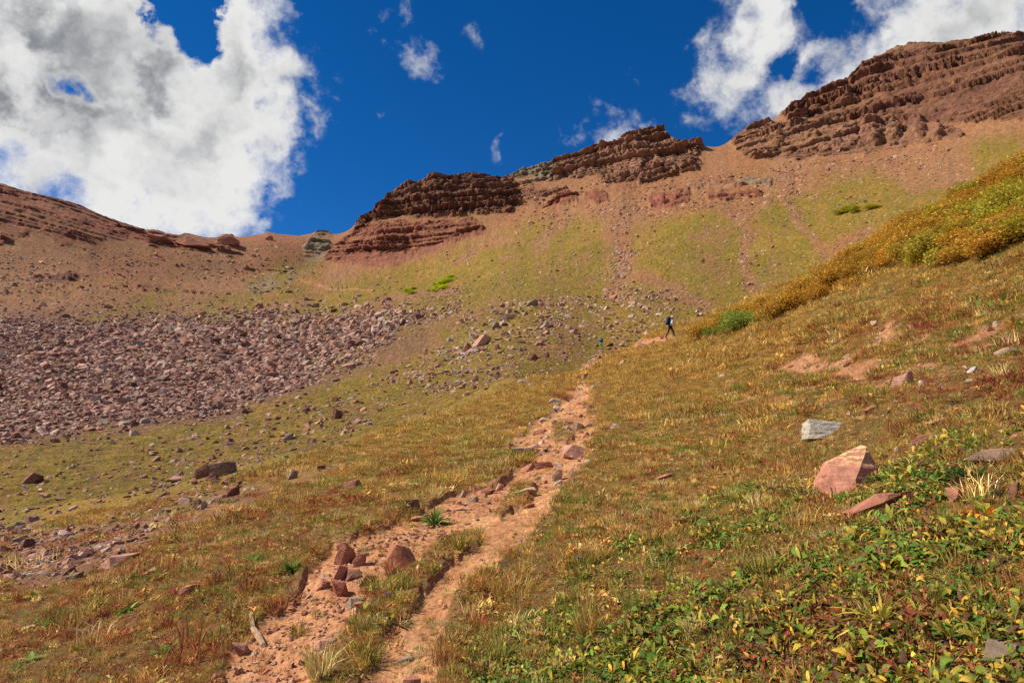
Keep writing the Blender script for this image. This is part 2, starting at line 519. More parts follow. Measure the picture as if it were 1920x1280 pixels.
def trail_mask(x, y):
    """1 on the trodden earth, 0 in the grass"""
    r = np.hypot(x, y)
    s = np.clip(r / 8.0, 0.6, 6)
    w = 0.17 * s
    xx = x + w * fbm2(x / (0.35 * s), y / (0.35 * s), 4, 31, 0.7); yy = y + w * fbm2(x / (0.35 * s) + 40, y / (0.35 * s), 4, 35, 0.7)
    d = np.full(np.shape(x), 1e9)
    for P in TRAIL_POLYS: d = np.minimum(d, sdpoly(xx, yy, P))
    for P in ISLAND: d = np.maximum(d, -sdpoly(xx, yy, P))
    return 1 - smooths(d, -0.05 * s, 0.05 * s), d


def soil_mask(x, y):
    r = np.hypot(x, y); s = np.clip(r / 8.0, 0.6, 6)
    d = np.full(np.shape(x), 1e9)
    for P in SOIL_POLYS: d = np.minimum(d, sdpoly(x, y, P))
    az_, lr_ = np.arctan2(x, y), np.log(np.maximum(r, 0.3))
    n = fbm2(az_ / 0.034, lr_ / 0.055, 4, 71, 0.6)
    big = sdpoly(x, y, SOIL_BIG) / (1.5 * s)
    n3_ = fbm2(az_ / 0.045 + 9, lr_ / 0.060, 5, 75, 0.65)
    return np.maximum(smooths(n * 0.95 - d / (0.5 * s), 0.02, 0.28), smooths(n3_ - np.maximum(big, 0), 0.26, 0.42))


def detail(x, y, rock=0.0):
    """small relief of the ground, coarser with distance"""
    r = np.hypot(x, y); z = 0
    for i in range(11):
        lam = 0.16 * 2 ** i
        wgt = smooths(lam / r, 0.006, 0.016) * (1 - smooths(lam / r, 0.22, 0.5))
        z = z + 0.030 * lam * wgt * vnoise2(x / lam + 13.7 * i, y / lam - 5.3 * i, 100 + i)
    return z


PU, PV = project(GX, GY, GZ)
near_rows = np.where(KI <= 6)[0]
NRN = near_rows[-1] + 1
tm = np.zeros_like(GZ); td = np.full(GZ.shape, 9.0); sm = np.zeros_like(GZ)
sel = (GR < 112) & (np.abs(GA) < 0.9) & (SVAL < 7.2) & (GY > 0.5)
m_, d_ = trail_mask(GX[sel], GY[sel]); tm[sel] = m_; td[sel] = d_
sel2 = sel & (GR < 45)
sm[sel2] = soil_mask(GX[sel2], GY[sel2])
GZ2 = GZ + detail(GX, GY)
depth = np.clip(0.008 * GR, 0.045, 0.16)
GZ2 -= tm * depth * (0.75 + 0.5 * vnoise2(GX * 1.3, GY * 1.3, 55)) * (1 - smooths(SVAL, 5.0, 6.0))
GZ2 += tm * 0.018 * fbm2(GX * 7, GY * 7, 3, 58) * (GR < 14)
GZ2 -= sm * 0.04
# a turf lip along the worn edge
GZ2 += np.exp(-((td - 0.10) / 0.10) ** 2) * 0.035 * (GR < 14)

# ------------------------------------------------------------------ cliffs, scree and turf of the mountain
CLIFFS = {   # outline as seen, relief in metres, layer thickness in metres, kind
    'crag_centre_top': ([(655, 450), (690, 405), (725, 375), (750, 352), (765, 342), (820, 330), (900, 328), (950, 343), (988, 378), (955, 404), (880, 412), (760, 409), (700, 420)], 5.2, 8.0, 'dark'),
    'crag_centre_low': ([(598, 492), (618, 466), (650, 438), (690, 415), (900, 413), (910, 440), (840, 470), (735, 506), (640, 500)], 3.0, 6.5, 'red'),
    'crag_notch': ([(945, 342), (1000, 318), (1040, 303), (1045, 342), (960, 352)], 3.0, 5.0, 'grey'),
    'crag_tower': ([(1030, 310), (1105, 286), (1185, 248), (1250, 248), (1340, 272), (1305, 318), (1200, 347), (1100, 343), (1030, 341)], 5.0, 7.0, 'brown'),
    'ledge_a': ([(1085, 360), (1138, 358), (1145, 378), (1090, 382)], 2.2, 4.0, 'red'),
    'ledge_b': ([(1215, 362), (1295, 358), (1290, 386), (1215, 392)], 2.4, 4.0, 'red'),
    'ledge_c': ([(1385, 337), (1450, 337), (1452, 350), (1385, 352)], 1.8, 3.0, 'grey'),
    'ledge_d': ([(1045, 363), (1085, 360), (1080, 386), (1005, 394)], 2.2, 3.0, 'red'), 'ledge_e': ([(1290, 336), (1405, 340), (1405, 354), (1285, 352)], 2.0, 3.0, 'brown'),
    'ledge_f': ([(1325, 364), (1430, 358), (1434, 371), (1330, 379)], 2.0, 3.0, 'red'), 'ledge_g': ([(955, 362), (1062, 346), (1062, 360), (960, 378)], 2.2, 3.0, 'dark'),
    'ledge_h': ([(1240, 342), (1325, 348), (1310, 362), (1245, 360)], 2.2, 3.0, 'brown'), 'ledge_i': ([(55, 518), (150, 512), (145, 530), (65, 534)], 2.0, 3.0, 'dark'), 'ledge_k': ([(250, 536), (300, 530), (300, 545), (255, 547)], 1.8, 3.0, 'dark'),
    'crag_right_low': ([(1350, 280), (1400, 246), (1460, 228), (1600, 228), (1790, 236), (1815, 258), (1700, 280), (1640, 294), (1500, 310), (1400, 300)], 3.6, 6.0, 'brown'),
    'crag_right_top': ([(1455, 212), (1500, 195), (1600, 152), (1620, 125), (1710, 92), (1920, 86), (2060, 90), (2060, 236), (1920, 228), (1800, 236), (1600, 230), (1470, 230)], 4.2, 6.5, 'dark'),
    'crag_left': ([(-160, 345), (0, 362), (100, 384), (200, 420), (278, 445), (285, 462), (200, 455), (120, 470), (60, 440), (0, 462), (-160, 455)], 2.2, 5.0, 'red'),
    'crag_pass': ([(275, 440), (445, 442), (445, 466), (330, 470), (275, 466)], 2.0, 4.0, 'red'),
    'crag_grey': ([(562, 482), (575, 452), (600, 436), (640, 440), (622, 466), (592, 482)], 2.4, 4.0, 'grey'),
}
farsel = (SVAL >= 8.6) & (SVAL <= 11.2) & (np.abs(GA) < 0.80)
fx, fy, fz, fu, fv = (g[farsel] for g in (GX, GY, GZ2, PU, PV))
# ragged outlines
ju = fu + 10 * fbm2(fu / 22, fv / 16, 3, 201); jv = fv + 7 * fbm2(fu / 22 + 50, fv / 12, 3, 205)
amp = np.zeros(fx.shape); lay = np.full(fx.shape, 6.0); rockm = np.zeros(fx.shape)
tone_id = np.zeros(fx.shape); cliff_id = np.full(fx.shape, -1)
TONES = {'dark': lin(132, 88, 70), 'red': lin(156, 96, 74), 'brown': lin(158, 114, 90), 'grey': lin(156, 138, 112)}
rcol = np.zeros(fx.shape + (3,))
for ci, (nm, (poly, am, ly, kind)) in enumerate(CLIFFS.items()):
    sk = np.interp([p[0] for p in poly], [p[0] for p in SKYLINE], [p[1] for p in SKYLINE])
    poly = [(p[0], p[1] - 40 if p[1] < k_ + 3 else p[1]) for p, k_ in zip(poly, sk)]
    d = sdpoly(ju, jv, poly)
    w = 1 - smooths(d, -7, 2)
    hit = w > rockm
    amp = np.maximum(amp, am * w); lay = np.where(hit, ly, lay); rcol[hit] = TONES[kind]
    cliff_id = np.where(hit & (w > 0.5), ci, cliff_id)
    rockm = np.maximum(rockm, w)
# small ledges showing through the scree of the upper slopes
led = smooths(vnoise2(fx / 34, fz / 3.6, 231) + 0.6 * vnoise2(fx / 11, fz / 1.9, 232), 0.50, 0.85) * smooths(SVAL[farsel], 9.55, 9.95) * (fu < 1600)
led *= smooths(vnoise2(fx / 60, fz / 22, 233) + 0.5 * smooths(sdpoly(fu, fv, [(940, 345), (1340, 325), (1480, 330), (1480, 365), (1300, 395), (940, 415)]), 10, -20), -0.05, 0.4)
newl = led * 0.8 > rockm
rcol[newl] = 0.5 * (TONES['red'] + TONES['dark'])
amp = np.maximum(amp, 2.6 * led); rockm = np.maximum(rockm, led * 0.8)
# outward direction of the slope
tx = -fx / np.hypot(fx, fy); ty = -fy / np.hypot(fx, fy)
# bedding: hard layers stand proud, soft ones are undercut
zz = fz + 3.2 * vnoise2(fx / 42, fy / 42, 240) + 0.5 * vnoise2(fx / 7, fy / 7, 241) + 0.035 * fx
ph = zz / lay + 0.55 * np.sin(zz / lay * 0.83 + 1.0) + 0.30 * np.sin(zz / lay * 2.17)
fr = ph - np.floor(ph)
hard = _hash(np.floor(ph), np.floor(ph * 0), np.floor(ph * 0), 77)
saw = (smooths(fr, 0.0, 0.10) - fr) * 1.25
ph2 = zz / (lay * 0.29) + 3.7; fr2 = ph2 - np.floor(ph2); saw2 = smooths(fr2, 0.0, 0.16) - fr2
sc = lay * 0.62
wxn = 0.35 * vnoise2(fx / 5, fz / 5, 245)
f1, eg, cid = worley(fx / (sc * 1.5) + wxn, fy / (sc * 2.5), ph * 0.95 + 0.2 * wxn, 300)
f1b, egb, cidb = worley(fx / (sc * 0.5), fy / (sc * 0.8), ph * 2.6, 310)
but = fbm2((fx * 0.8 + fy * 0.3) / 14, fz / 60, 3, 250)                       # buttresses and gullies
jn = vnoise2((fx * 0.9 + fy * 0.25) / 1.7, fz / 14, 291); jn = -smooths(np.abs(jn), 0.16, 0.0)
out = amp * (0.30 * jn + 0.85 * saw * (0.3 + 1.2 * hard) + 0.30 * saw2 + 0.62 * (cid - 0.5) - 0.22 * (1 - smooths(eg, 0.0, 0.12)) + 0.36 * (cidb - 0.5) - 0.10 * (1 - smooths(egb, 0, 0.14)) + 0.9 * but)
oz = amp * (0.10 * (cid - 0.5) + 0.08 * (cidb - 0.5)) + amp * 0.22 * saw
solid = 0.6 * smooths(led, 0.1, 0.5)
for nm_, fl_ in (('crag_centre_top', 0.62), ('crag_tower', 0.55), ('crag_right_top', 0.30), ('crag_centre_low', 0.30), ('crag_left', 0.25), ('ledge_a', 0.6), ('ledge_b', 0.6), ('ledge_c', 0.6), ('ledge_d', 0.6), ('ledge_e', 0.6), ('ledge_f', 0.6), ('ledge_g', 0.6), ('ledge_h', 0.6), ('ledge_i', 0.6), ('ledge_k', 0.6), ('crag_right_low', 0.25)):
    solid[cliff_id == list(CLIFFS).index(nm_)] = fl_
patch = 0.30 + 0.85 * smooths(fbm2(fx / 24, fz / 9, 4, 252, 0.6), -0.25, 0.35)
patch = np.clip(np.maximum(patch, solid + 0.3), 0, 1.15)
out = out * patch; oz = oz * patch
fade = 1 - smooths(SVAL[farsel], 10.95, 11.12)
fx2 = fx + tx * out * fade; fy2 = fy + ty * out * fade; fz2 = fz + oz * (0.35 + 0.65 * fade)
# rounded towers standing on the right-hand ledge
TOWERS = []
for (u, v, w, hgt) in ((1636, 262, 44, 11), (1674, 252, 34, 9.5), (1720, 250, 34, 10), (1757, 256, 26, 8), (1524, 268, 26, 6), (1455, 268, 28, 6), (1488, 214, 30, 6), (1525, 204, 30, 6), (1582, 190, 34, 7)):
    R_ = float(np.interp(azt(u, v)[0], AZ, Rn[10])) + 6
    dd = np.sqrt(((fu - u) / (w * 0.55)) ** 2 + ((fv - (v - 6)) / (hgt * 2.4)) ** 2)
    bump = np.clip(1 - dd ** 2.4, 0, 1) ** 0.7 * fade
    bump = bump * (0.8 + 0.5 * fbm2(fx / 2.2, fz / 1.1, 3, 281))
    fx2 += tx * bump * hgt * 0.55; fy2 += ty * bump * hgt * 0.55; fz2 += bump * hgt * 0.08
    rcol = rcol * (1 - 0.6 * bump[:, None]) + 0.6 * bump[:, None] * (lin(166, 118, 94))
    rockm = np.maximum(rockm, smooths(bump, 0.05, 0.4)); cliff_id = np.where((bump > 0.3), list(CLIFFS).index('crag_right_low'), cliff_id)
GX2 = GX.copy(); GY2 = GY.copy()
GX2[farsel] = fx2; GY2[farsel] = fy2; GZ2[farsel] = fz2

# ---- surface colours (what the ground is made of)
C_SOIL = lin(180, 126, 86); C_SOIL_D = lin(154, 100, 68); C_SAND = lin(194, 146, 104)
C_LITTER = lin(116, 90, 52); C_TURF = lin(132, 108, 50); C_OLIVE = lin(122, 106, 36); C_OCHRE = lin(142, 108, 46); C_RUST = lin(140, 90, 54)
C_SCREE = lin(148, 106, 72); C_SCREE_P = lin(126, 90, 74); C_SCREE_R = lin(150, 97, 66); C_GREYS = lin(140, 126, 106)

u_, v_ = PU, PV
inview = (GY > 0.3)
lamN = np.clip(GR, 3, 500)
LR = np.log(GR)
n1 = fbm2(GA / 0.05, LR / 0.17, 5, 401, 0.6)
n2 = fbm2(GA / 0.011, LR / 0.035, 4, 405, 0.6)
n3 = vnoise2(np.arange(A)[None, :] * 0.9 + 0 * GX, np.arange(NR)[:, None] * 0.9 + 0 * GX, 409)
spk = RNG.random(GX.shape)
# turf cover of the far slope
GRASS_FAR = [
    [(470, 625), (540, 590), (600, 545), (680, 512), (790, 488), (905, 452), (985, 415), (1080, 405), (1130, 412), (1150, 480), (1185, 520), (1195, 420), (1300, 398), (1380, 392), (1400, 430), (1440, 380),
     (1560, 352), (1640, 318), (1660, 345), (1800, 350), (1830, 270), (1960, 238), (1960, 330), (1310, 640), (1180, 610), (1060, 560), (960, 575), (860, 600), (760, 640), (620, 700), (560, 690), (600, 640)],
    [(-60, 840), (250, 796), (430, 782), (620, 708), (760, 660), (860, 650), (960, 690), (1100, 650), (1110, 700), (900, 790), (600, 890), (300, 960), (-60, 1010)],
    [(690, 712), (780, 660), (860, 605), (1000, 548), (1150, 530), (1340, 540), (1330, 620), (1110, 700), (900, 745)],
    [(130, 610), (200, 580), (300, 545), (345, 540), (330, 570), (230, 605)], [(330, 600), (380, 570), (450, 545), (560, 515), (600, 520), (560, 560), (470, 590), (390, 605)], [(470, 530), (520, 495), (590, 482), (600, 500), (540, 530)]]
ju = u_ + 26 * fbm2(u_ / 60, v_ / 40, 4, 421); jv = v_ + 16 * fbm2(u_ / 60 + 31, v_ / 40, 4, 425)
gm = np.zeros_like(GX)
for P in GRASS_FAR:
    gm = np.maximum(gm, 1 - smooths(sdpoly(ju, jv, P), -22, 22))
gm *= 0.50 + 0.50 * smooths(n1 + 0.5 * n2, -0.75, -0.1)
rill = fbm2(GA / 0.0075, LR / 0.42, 3, 431, 0.6)
gm *= 1 - 0.45 * smooths(rill, 0.12, 0.5)
gm = np.maximum(gm, 0.30 * smooths(n1 + 0.4 * rill, 0.0, 0.5) * (SVAL < 10.0) * (1 - smooths(sdpoly(u_, v_, [(-200, 600), (600, 590), (800, 570), (760, 640), (430, 780), (-200, 830)]), 15, -15)))
# rock-fall chutes running down through the turf
CHUTES = [([(1150, 395), (1170, 440), (1172, 480), (1160, 530)], 13), ([(1375, 390), (1400, 440), (1395, 490), (1420, 540)], 10), ([(1470, 365), (1492, 395), (1500, 425)], 8), ([(1060, 400), (1040, 440), (1000, 470)], 9),
          ([(1650, 320), (1690, 345), (1740, 355)], 9), ([(1500, 440), (1560, 470), (1620, 440)], 7), ([(900, 440), (960, 445), (860, 490)], 8), ([(660, 590), (760, 560), (860, 540)], 8), ([(1180, 520), (1250, 540), (1330, 560)], 10)]
ch = np.zeros_like(GX)
for L, wd in CHUTES:
    ch = np.maximum(ch, 1 - smooths(sdline(ju, jv, L), wd * 0.4, wd * 1.8))
gm *= 1 - 0.8 * ch
col = np.zeros(GX.shape + (3,))


def blend(base, c, w):
    return base * (1 - w[..., None]) + np.asarray(c) * w[..., None]


far = SVAL >= 6
scree = blend(np.broadcast_to(C_SCREE, col.shape), C_SCREE_R, smooths(n1, -0.3, 0.5) * 0.7)
scree = blend(scree, C_SCREE * 0.72, 0.5 * smooths(-rill, 0.1, 0.5))
scree = blend(scree, C_SCREE_P, smooths(sdpoly(u_, v_, [(-100, 580), (420, 590), (640, 590), (800, 570), (800, 640), (430, 790), (-100, 840)]), 25, -25))
scree = blend(scree, C_GREYS, 0.75 * (1 - smooths(sdline(ju, jv, [(590, 470), (560, 510), (470, 545)]), 6, 20)))
scree = blend(scree, C_GREYS, 0.6 * (1 - smooths(sdline(ju, jv, [(440, 602), (340, 620), (280, 650)]), 8, 26)))
turf = blend(np.broadcast_to(C_OLIVE, col.shape), C_OCHRE, smooths(n1 + 0.5 * n2, -0.3, 0.5))
turf = blend(turf, lin(134, 122, 42), 0.45 * smooths(n2 + 0.5 * n1, 0.1, 0.7))
turf = blend(turf, C_RUST, 0.55 * smooths(-n1 + 0.4 * n3, 0.15, 0.6))
colf = blend(scree, turf, gm)
# near slope: leaf litter and root mat under the grass
near_c = blend(np.broadcast_to(C_LITTER, col.shape), C_RUST * 0.85, smooths(n1, -0.1, 0.5) * 0.7)
near_c = blend(near_c, C_TURF, smooths(n2, 0.0, 0.5) * 0.5)
near_c = blend(near_c, C_OCHRE, smooths(GR, 12, 45) * 0.6)
wn = smooths(SVAL, 4.6, 5.5)
wn = np.where(PU > 1180, smooths(SVAL, 5.0, 5.6), wn)
HOLLOW = [(-140, 962), (0, 972), (150, 985), (300, 950), (450, 902), (640, 866), (640, 884), (440, 955), (300, 1010), (210, 1058), (100, 1090), (-140, 1112)]
hol = smooths(sdpoly(ju, jv, HOLLOW), 10, -10) * (SVAL < 6.5)
wn = np.maximum(wn, hol)
colf = blend(colf, C_SCREE_P * 0.9, hol * 0.5 * smooths(n1, -0.3, 0.3))
col = near_c * (1 - wn[..., None]) + colf * wn[..., None]
soilc = blend(np.broadcast_to(C_SOIL, col.shape), C_SOIL_D, smooths(n2, -0.2, 0.6) * 0.8)
soilc = blend(soilc, C_SAND, smooths(n1, 0.0, 0.6) * 0.6)
edge = smooths(0.16 * np.clip(GR / 6, 1, 5) * (0.5 + n2 + 0.4 * n1) - td, -0.02, 0.10) * (td < 2) * (GR < 60)
col = blend(col, soilc, np.clip(np.maximum(tm, 0.8 * edge) + sm * 0.9, 0, 1))
# the thin line of the trail far up by the pass
ft = 1 - smooths(sdline(u_, v_, [(560, 524), (600, 534), (622, 540), (660, 541), (700, 546)]), 0.8, 2.2)
col = blend(col, C_SOIL, ft * 0.8 * far)
cc = col[farsel]
rk = rcol * (0.80 + 0.35 * cid[:, None]) * (0.9 + 0.25 * (cidb[:, None] - 0.5))
tread = smooths(vnoise2(fx / 9, fz / 4, 260), 0.1, 0.6)[:, None] * 0.35
tread = np.clip(tread + 0.75 * (1 - smooths(patch, 0.35, 0.75))[:, None], 0, 0.9)
rk = rk * (1 - tread) + C_SCREE * tread
cc = cc * (1 - rockm[:, None]) + rk * rockm[:, None]
col[farsel] = cc
RK_ = np.zeros_like(GX); RK_[farsel] = rockm
spk = 0.5 + (spk - 0.5) * (1 - 0.6 * RK_)
col = col * (0.78 + 0.44 * spk)[..., None] * (1 + 0.16 * n3)[..., None]
col = np.clip(col, 0.004, 0.75)
ROCKM = np.zeros_like(GX); ROCKM[farsel] = rockm
CLID = np.full(GX.shape, -1); CLID[farsel] = cliff_id

# lookup of the finished ground (cliff overhangs left aside)
HF = np.zeros((A, JT))
for i in range(A):
    HF[i] = np.interp(RT, GR[:, i], GZ2[:, i])


def ground_h(x, y):
    return base_h(x, y, HF)


def ground_n(x, y, e=None):
    r = np.hypot(x, y); e = np.maximum(0.05, 0.02 * r) if e is None else e
    gx = (ground_h(x + e, y) - ground_h(x - e, y)) / (2 * e); gy = (ground_h(x, y + e) - ground_h(x, y - e)) / (2 * e)
    n = np.stack([-gx, -gy, np.ones_like(gx)], -1)
    return n / np.linalg.norm(n, axis=-1, keepdims=True)


# ------------------------------------------------------------------ materials
def new_mat(name):
    m = bpy.data.materials.new(name); m.use_nodes = True
    t = m.node_tree; t.nodes.clear()
    o = N(t, 'ShaderNodeOutputMaterial'); b = N(t, 'ShaderNodeBsdfPrincipled')
    b.inputs['Roughness'].default_value = 0.9; b.inputs['Specular IOR Level'].default_value = 0.15
    t.links.new(b.outputs[0], o.inputs['Surface'])
    return m, t, b, o


def attr(t, name, typ='GEOMETRY', out='Color'):
    n = N(t, 'ShaderNodeAttribute', attribute_name=name, attribute_type=typ); return n.outputs[out]


def bump(t, b, h, strength, dist):
    n = N(t, 'ShaderNodeBump'); n.inputs['Strength'].default_value = strength; n.inputs['Distance'].default_value = dist
    t.links.new(h, n.inputs['Height']); t.links.new(n.outputs[0], b.inputs['Normal'])


def val_jit(t, col_s, fac, lo, hi):
    m = smooth(t, fac, 0.28, 0.72, lo, hi)
    cb = N(t, 'ShaderNodeCombineXYZ')
    for i in range(3): t.links.new(m, cb.inputs[i])
    return mixc(t, 1.0, col_s, cb.outputs[0], 'MULTIPLY')


M_GROUND, t, b, o = new_mat('ground_earth')
geo = N(t, 'ShaderNodeNewGeometry')
nf = noise(t, geo.outputs['Position'], 30.0, 9.0, 0.72)
c = val_jit(t, attr(t, 'Col'), nf, 0.55, 1.45)
t.links.new(c, b.inputs['Base Color'])
bump(t, b, nf, 0.9, 0.05)

M_TRAIL, t, b, o = new_mat('trodden_earth')
geo = N(t, 'ShaderNodeNewGeometry')
nf = noise(t, geo.outputs['Position'], 14.0, 9.0, 0.68)
ng = N(t, 'ShaderNodeTexVoronoi'); ng.inputs['Scale'].default_value = 17.0; t.links.new(geo.outputs['Position'], ng.inputs['Vector'])
c = val_jit(t, attr(t, 'Col'), nf, 0.74, 1.22)
c = val_jit(t, c, ng.outputs['Distance'], 1.04, 0.95)
t.links.new(c, b.inputs['Base Color'])
bump(t, b, nf, 0.55, 0.03)

M_MOUNT, t, b, o = new_mat('mountain_slope')
geo = N(t, 'ShaderNodeNewGeometry')
nf = noise(t, geo.outputs['Position'], 1.3, 8.0, 0.68)
vo = N(t, 'ShaderNodeTexVoronoi'); vo.inputs['Scale'].default_value = 1.1; t.links.new(geo.outputs['Position'], vo.inputs['Vector'])
c = val_jit(t, attr(t, 'Col'), nf, 0.68, 1.34)
c = val_jit(t, c, vo.outputs['Distance'], 1.12, 0.88)
t.links.new(c, b.inputs['Base Color'])
bump(t, b, nf, 1.0, 0.7)

M_CLIFF, t, b, o = new_mat('cliff_rock')
geo = N(t, 'ShaderNodeNewGeometry')
mp = N(t, 'ShaderNodeMapping'); mp.inputs['Scale'].default_value = (0.22, 0.22, 1.0); t.links.new(geo.outputs['Position'], mp.inputs['Vector'])
ns = noise(t, mp.outputs[0], 0.75, 8.0, 0.7)
nf = noise(t, geo.outputs['Position'], 0.8, 9.0, 0.7)
c = val_jit(t, attr(t, 'Col'), ns, 0.62, 1.36)
c = val_jit(t, c, nf, 0.75, 1.25)
t.links.new(c, b.inputs['Base Color'])
bump(t, b, math_node(t, 'ADD', nf, ns), 1.0, 1.3)

# ------------------------------------------------------------------ terrain meshes
VX = np.stack([GX2, GY2, GZ2], -1).reshape(-1, 3)
VC = col.reshape(-1, 3)
gi = np.arange(NR * A).reshape(NR, A)
QF = np.stack([gi[:-1, :-1], gi[:-1, 1:], gi[1:, 1:], gi[1:, :-1]], -1)
fk = KI[:-1][:, None] * np.ones((1, A - 1), int)
ftm = 0.25 * (tm[:-1, :-1] + tm[1:, :-1] + tm[:-1, 1:] + tm[1:, 1:])
fcl = CLID[:-1, :-1]
is_trail = (ftm > 0.5) & (fk <= 5)
is_cliff = (fcl >= 0) & ~is_trail
is_ground = (fk <= 5) & ~is_trail
is_mount = ~(is_trail | is_ground | is_cliff)


def terrain(name, mask, mat, smooth_shade=True, **props):
    f = QF[mask]
    used, inv = np.unique(f, return_inverse=True)
    me = mesh_np(name, VX[used], inv.reshape(-1, 4), {'Col': ('FLOAT_COLOR', VC[used])}, smooth_shade)
    return add(name, me, mat, kind='structure', **props)


terrain('ground', is_ground, M_GROUND, label='grassy near slope rising beside the trail')
terrain('trail', is_trail, M_TRAIL, label='orange earth hiking trail worn into the grass')
terrain('mountain', is_mount, M_MOUNT, label='scree and turf slopes of the red mountain')
CL_NAME = {'crag_centre_top': 'dark red blocky cliff crowning the middle of the ridge', 'crag_centre_low': 'terraced brick red ledges below the dark middle cliff',
           'crag_notch': 'small grey outcrop in the notch between the two middle cliffs', 'crag_tower': 'brown square-topped cliff with a small cloud behind it',
           'ledge_a': 'small red ledge in scree under the square-topped cliff', 'ledge_b': 'broken red ledge above the rock-fall chute',
           'ledge_c': 'thin grey ledge in the scree of the upper slope', 'ledge_d': 'ragged red ledge beside the small one under the square-topped cliff',
           'ledge_e': 'long brown ledge in the scree where the ridge dips', 'ledge_f': 'low red ledge just above the turf of the upper slope', 'ledge_g': 'dark ledge running out from the dark middle cliff',
           'ledge_h': 'brown ledge directly below the square-topped cliff', 'ledge_i': 'dark broken ledge in the scree below the red shoulder', 'ledge_k': 'small dark ledge in the scree above the talus field', 'crag_right_low': 'brown cliff band with rounded rock towers',
           'crag_right_top': 'dark banded cliff of the highest summit', 'crag_left': 'red rocky shoulder sloping down to the pass',
           'crag_pass': 'little red rock knobs in the dip of the pass', 'crag_grey': 'grey-green outcrop beside the terraced red ledges'}
for ci, nm in enumerate(CLIFFS):
    mk = is_cliff & (fcl == ci)
    if mk.sum() > 10: terrain('cliff', mk, M_CLIFF, False, label=CL_NAME[nm])

# ------------------------------------------------------------------ scattering (ground cover nobody could count)
HIDDEN = {}


def proto_coll(name, meshes):
    c = bpy.data.collections.new(name)
    for i, me in enumerate(meshes):
        o = bpy.data.objects.new('%s_%02d' % (name, i), me); c.objects.link(o)
    HIDDEN[name] = c
    return c


def scatter(name, pts, rot, scl, tint, idx, coll, **props):
    me = mesh_np(name, pts, np.zeros((0, 3), np.int32),
                 {'rot': ('FLOAT_VECTOR', rot), 'scl': ('FLOAT_VECTOR', scl), 'tint': ('FLOAT_COLOR', tint)})
    at = me.attributes.new('idx', 'INT', 'POINT'); at.data.foreach_set('value', np.asarray(idx, np.int32))
    o = add(name, me, None, kind='stuff', **props)
    g = bpy.data.node_groups.new(name + '_scatter', 'GeometryNodeTree')
    g.interface.new_socket('Geometry', in_out='INPUT', socket_type='NodeSocketGeometry')
    g.interface.new_socket('Geometry', in_out='OUTPUT', socket_type='NodeSocketGeometry')
    gi_ = N(g, 'NodeGroupInput'); go = N(g, 'NodeGroupOutput')
    ip = N(g, 'GeometryNodeInstanceOnPoints')
    ci = N(g, 'GeometryNodeCollectionInfo'); ci.inputs['Collection'].default_value = coll
    ci.inputs['Separate Children'].default_value = True; ci.inputs['Reset Children'].default_value = True

    def na(nm, typ):
        n = N(g, 'GeometryNodeInputNamedAttribute', data_type=typ); n.inputs['Name'].default_value = nm
        return [s for s in n.outputs if s.enabled and s.name == 'Attribute'][0]
    er = N(g, 'FunctionNodeEulerToRotation')
    g.links.new(na('rot', 'FLOAT_VECTOR'), er.inputs[0])
    g.links.new(gi_.outputs[0], ip.inputs['Points'])
    g.links.new(ci.outputs[0], ip.inputs['Instance'])
    ip.inputs['Pick Instance'].default_value = True
    g.links.new(na('idx', 'INT'), ip.inputs['Instance Index'])
    g.links.new(er.outputs[0], ip.inputs['Rotation'])
    g.links.new(na('scl', 'FLOAT_VECTOR'), ip.inputs['Scale'])
    g.links.new(ip.outputs[0], go.inputs[0])
    md = o.modifiers.new('scatter', 'NODES'); md.node_group = g
    return o


def slope_euler(nrm, yaw, tilt=0.0):
    """euler angles that stand an upright thing along the normal, turned by yaw and rocked by a random tilt"""
    nrm = nrm + tilt * RNG.normal(size=nrm.shape)
    nrm /= np.linalg.norm(nrm, axis=1, keepdims=True)
    c, s = np.cos(yaw), np.sin(yaw)
    xa = np.stack([c, s, np.zeros_like(c)], 1)
    xa -= nrm * np.sum(xa * nrm, 1, keepdims=True); xa /= np.linalg.norm(xa, axis=1, keepdims=True)
    ya = np.cross(nrm, xa)
    # rotation matrix columns xa, ya, nrm -> XYZ euler
    ry = -np.arcsin(np.clip(xa[:, 2], -1, 1)); rx = np.arctan2(ya[:, 2], nrm[:, 2]); rz = np.arctan2(xa[:, 1], xa[:, 0])
    return np.stack([rx, ry, rz], 1)


def sample_poly(poly, n):
    P = np.asarray(poly, float); out = []
    lo, hi = P.min(0), P.max(0); got = 0
    while got < n:
        q = RNG.uniform(lo, hi, (n * 3, 2)); q = q[sdpoly(q[:, 0], q[:, 1], P) < 0]
        out.append(q); got += len(q)
    return np.concatenate(out)[:n]


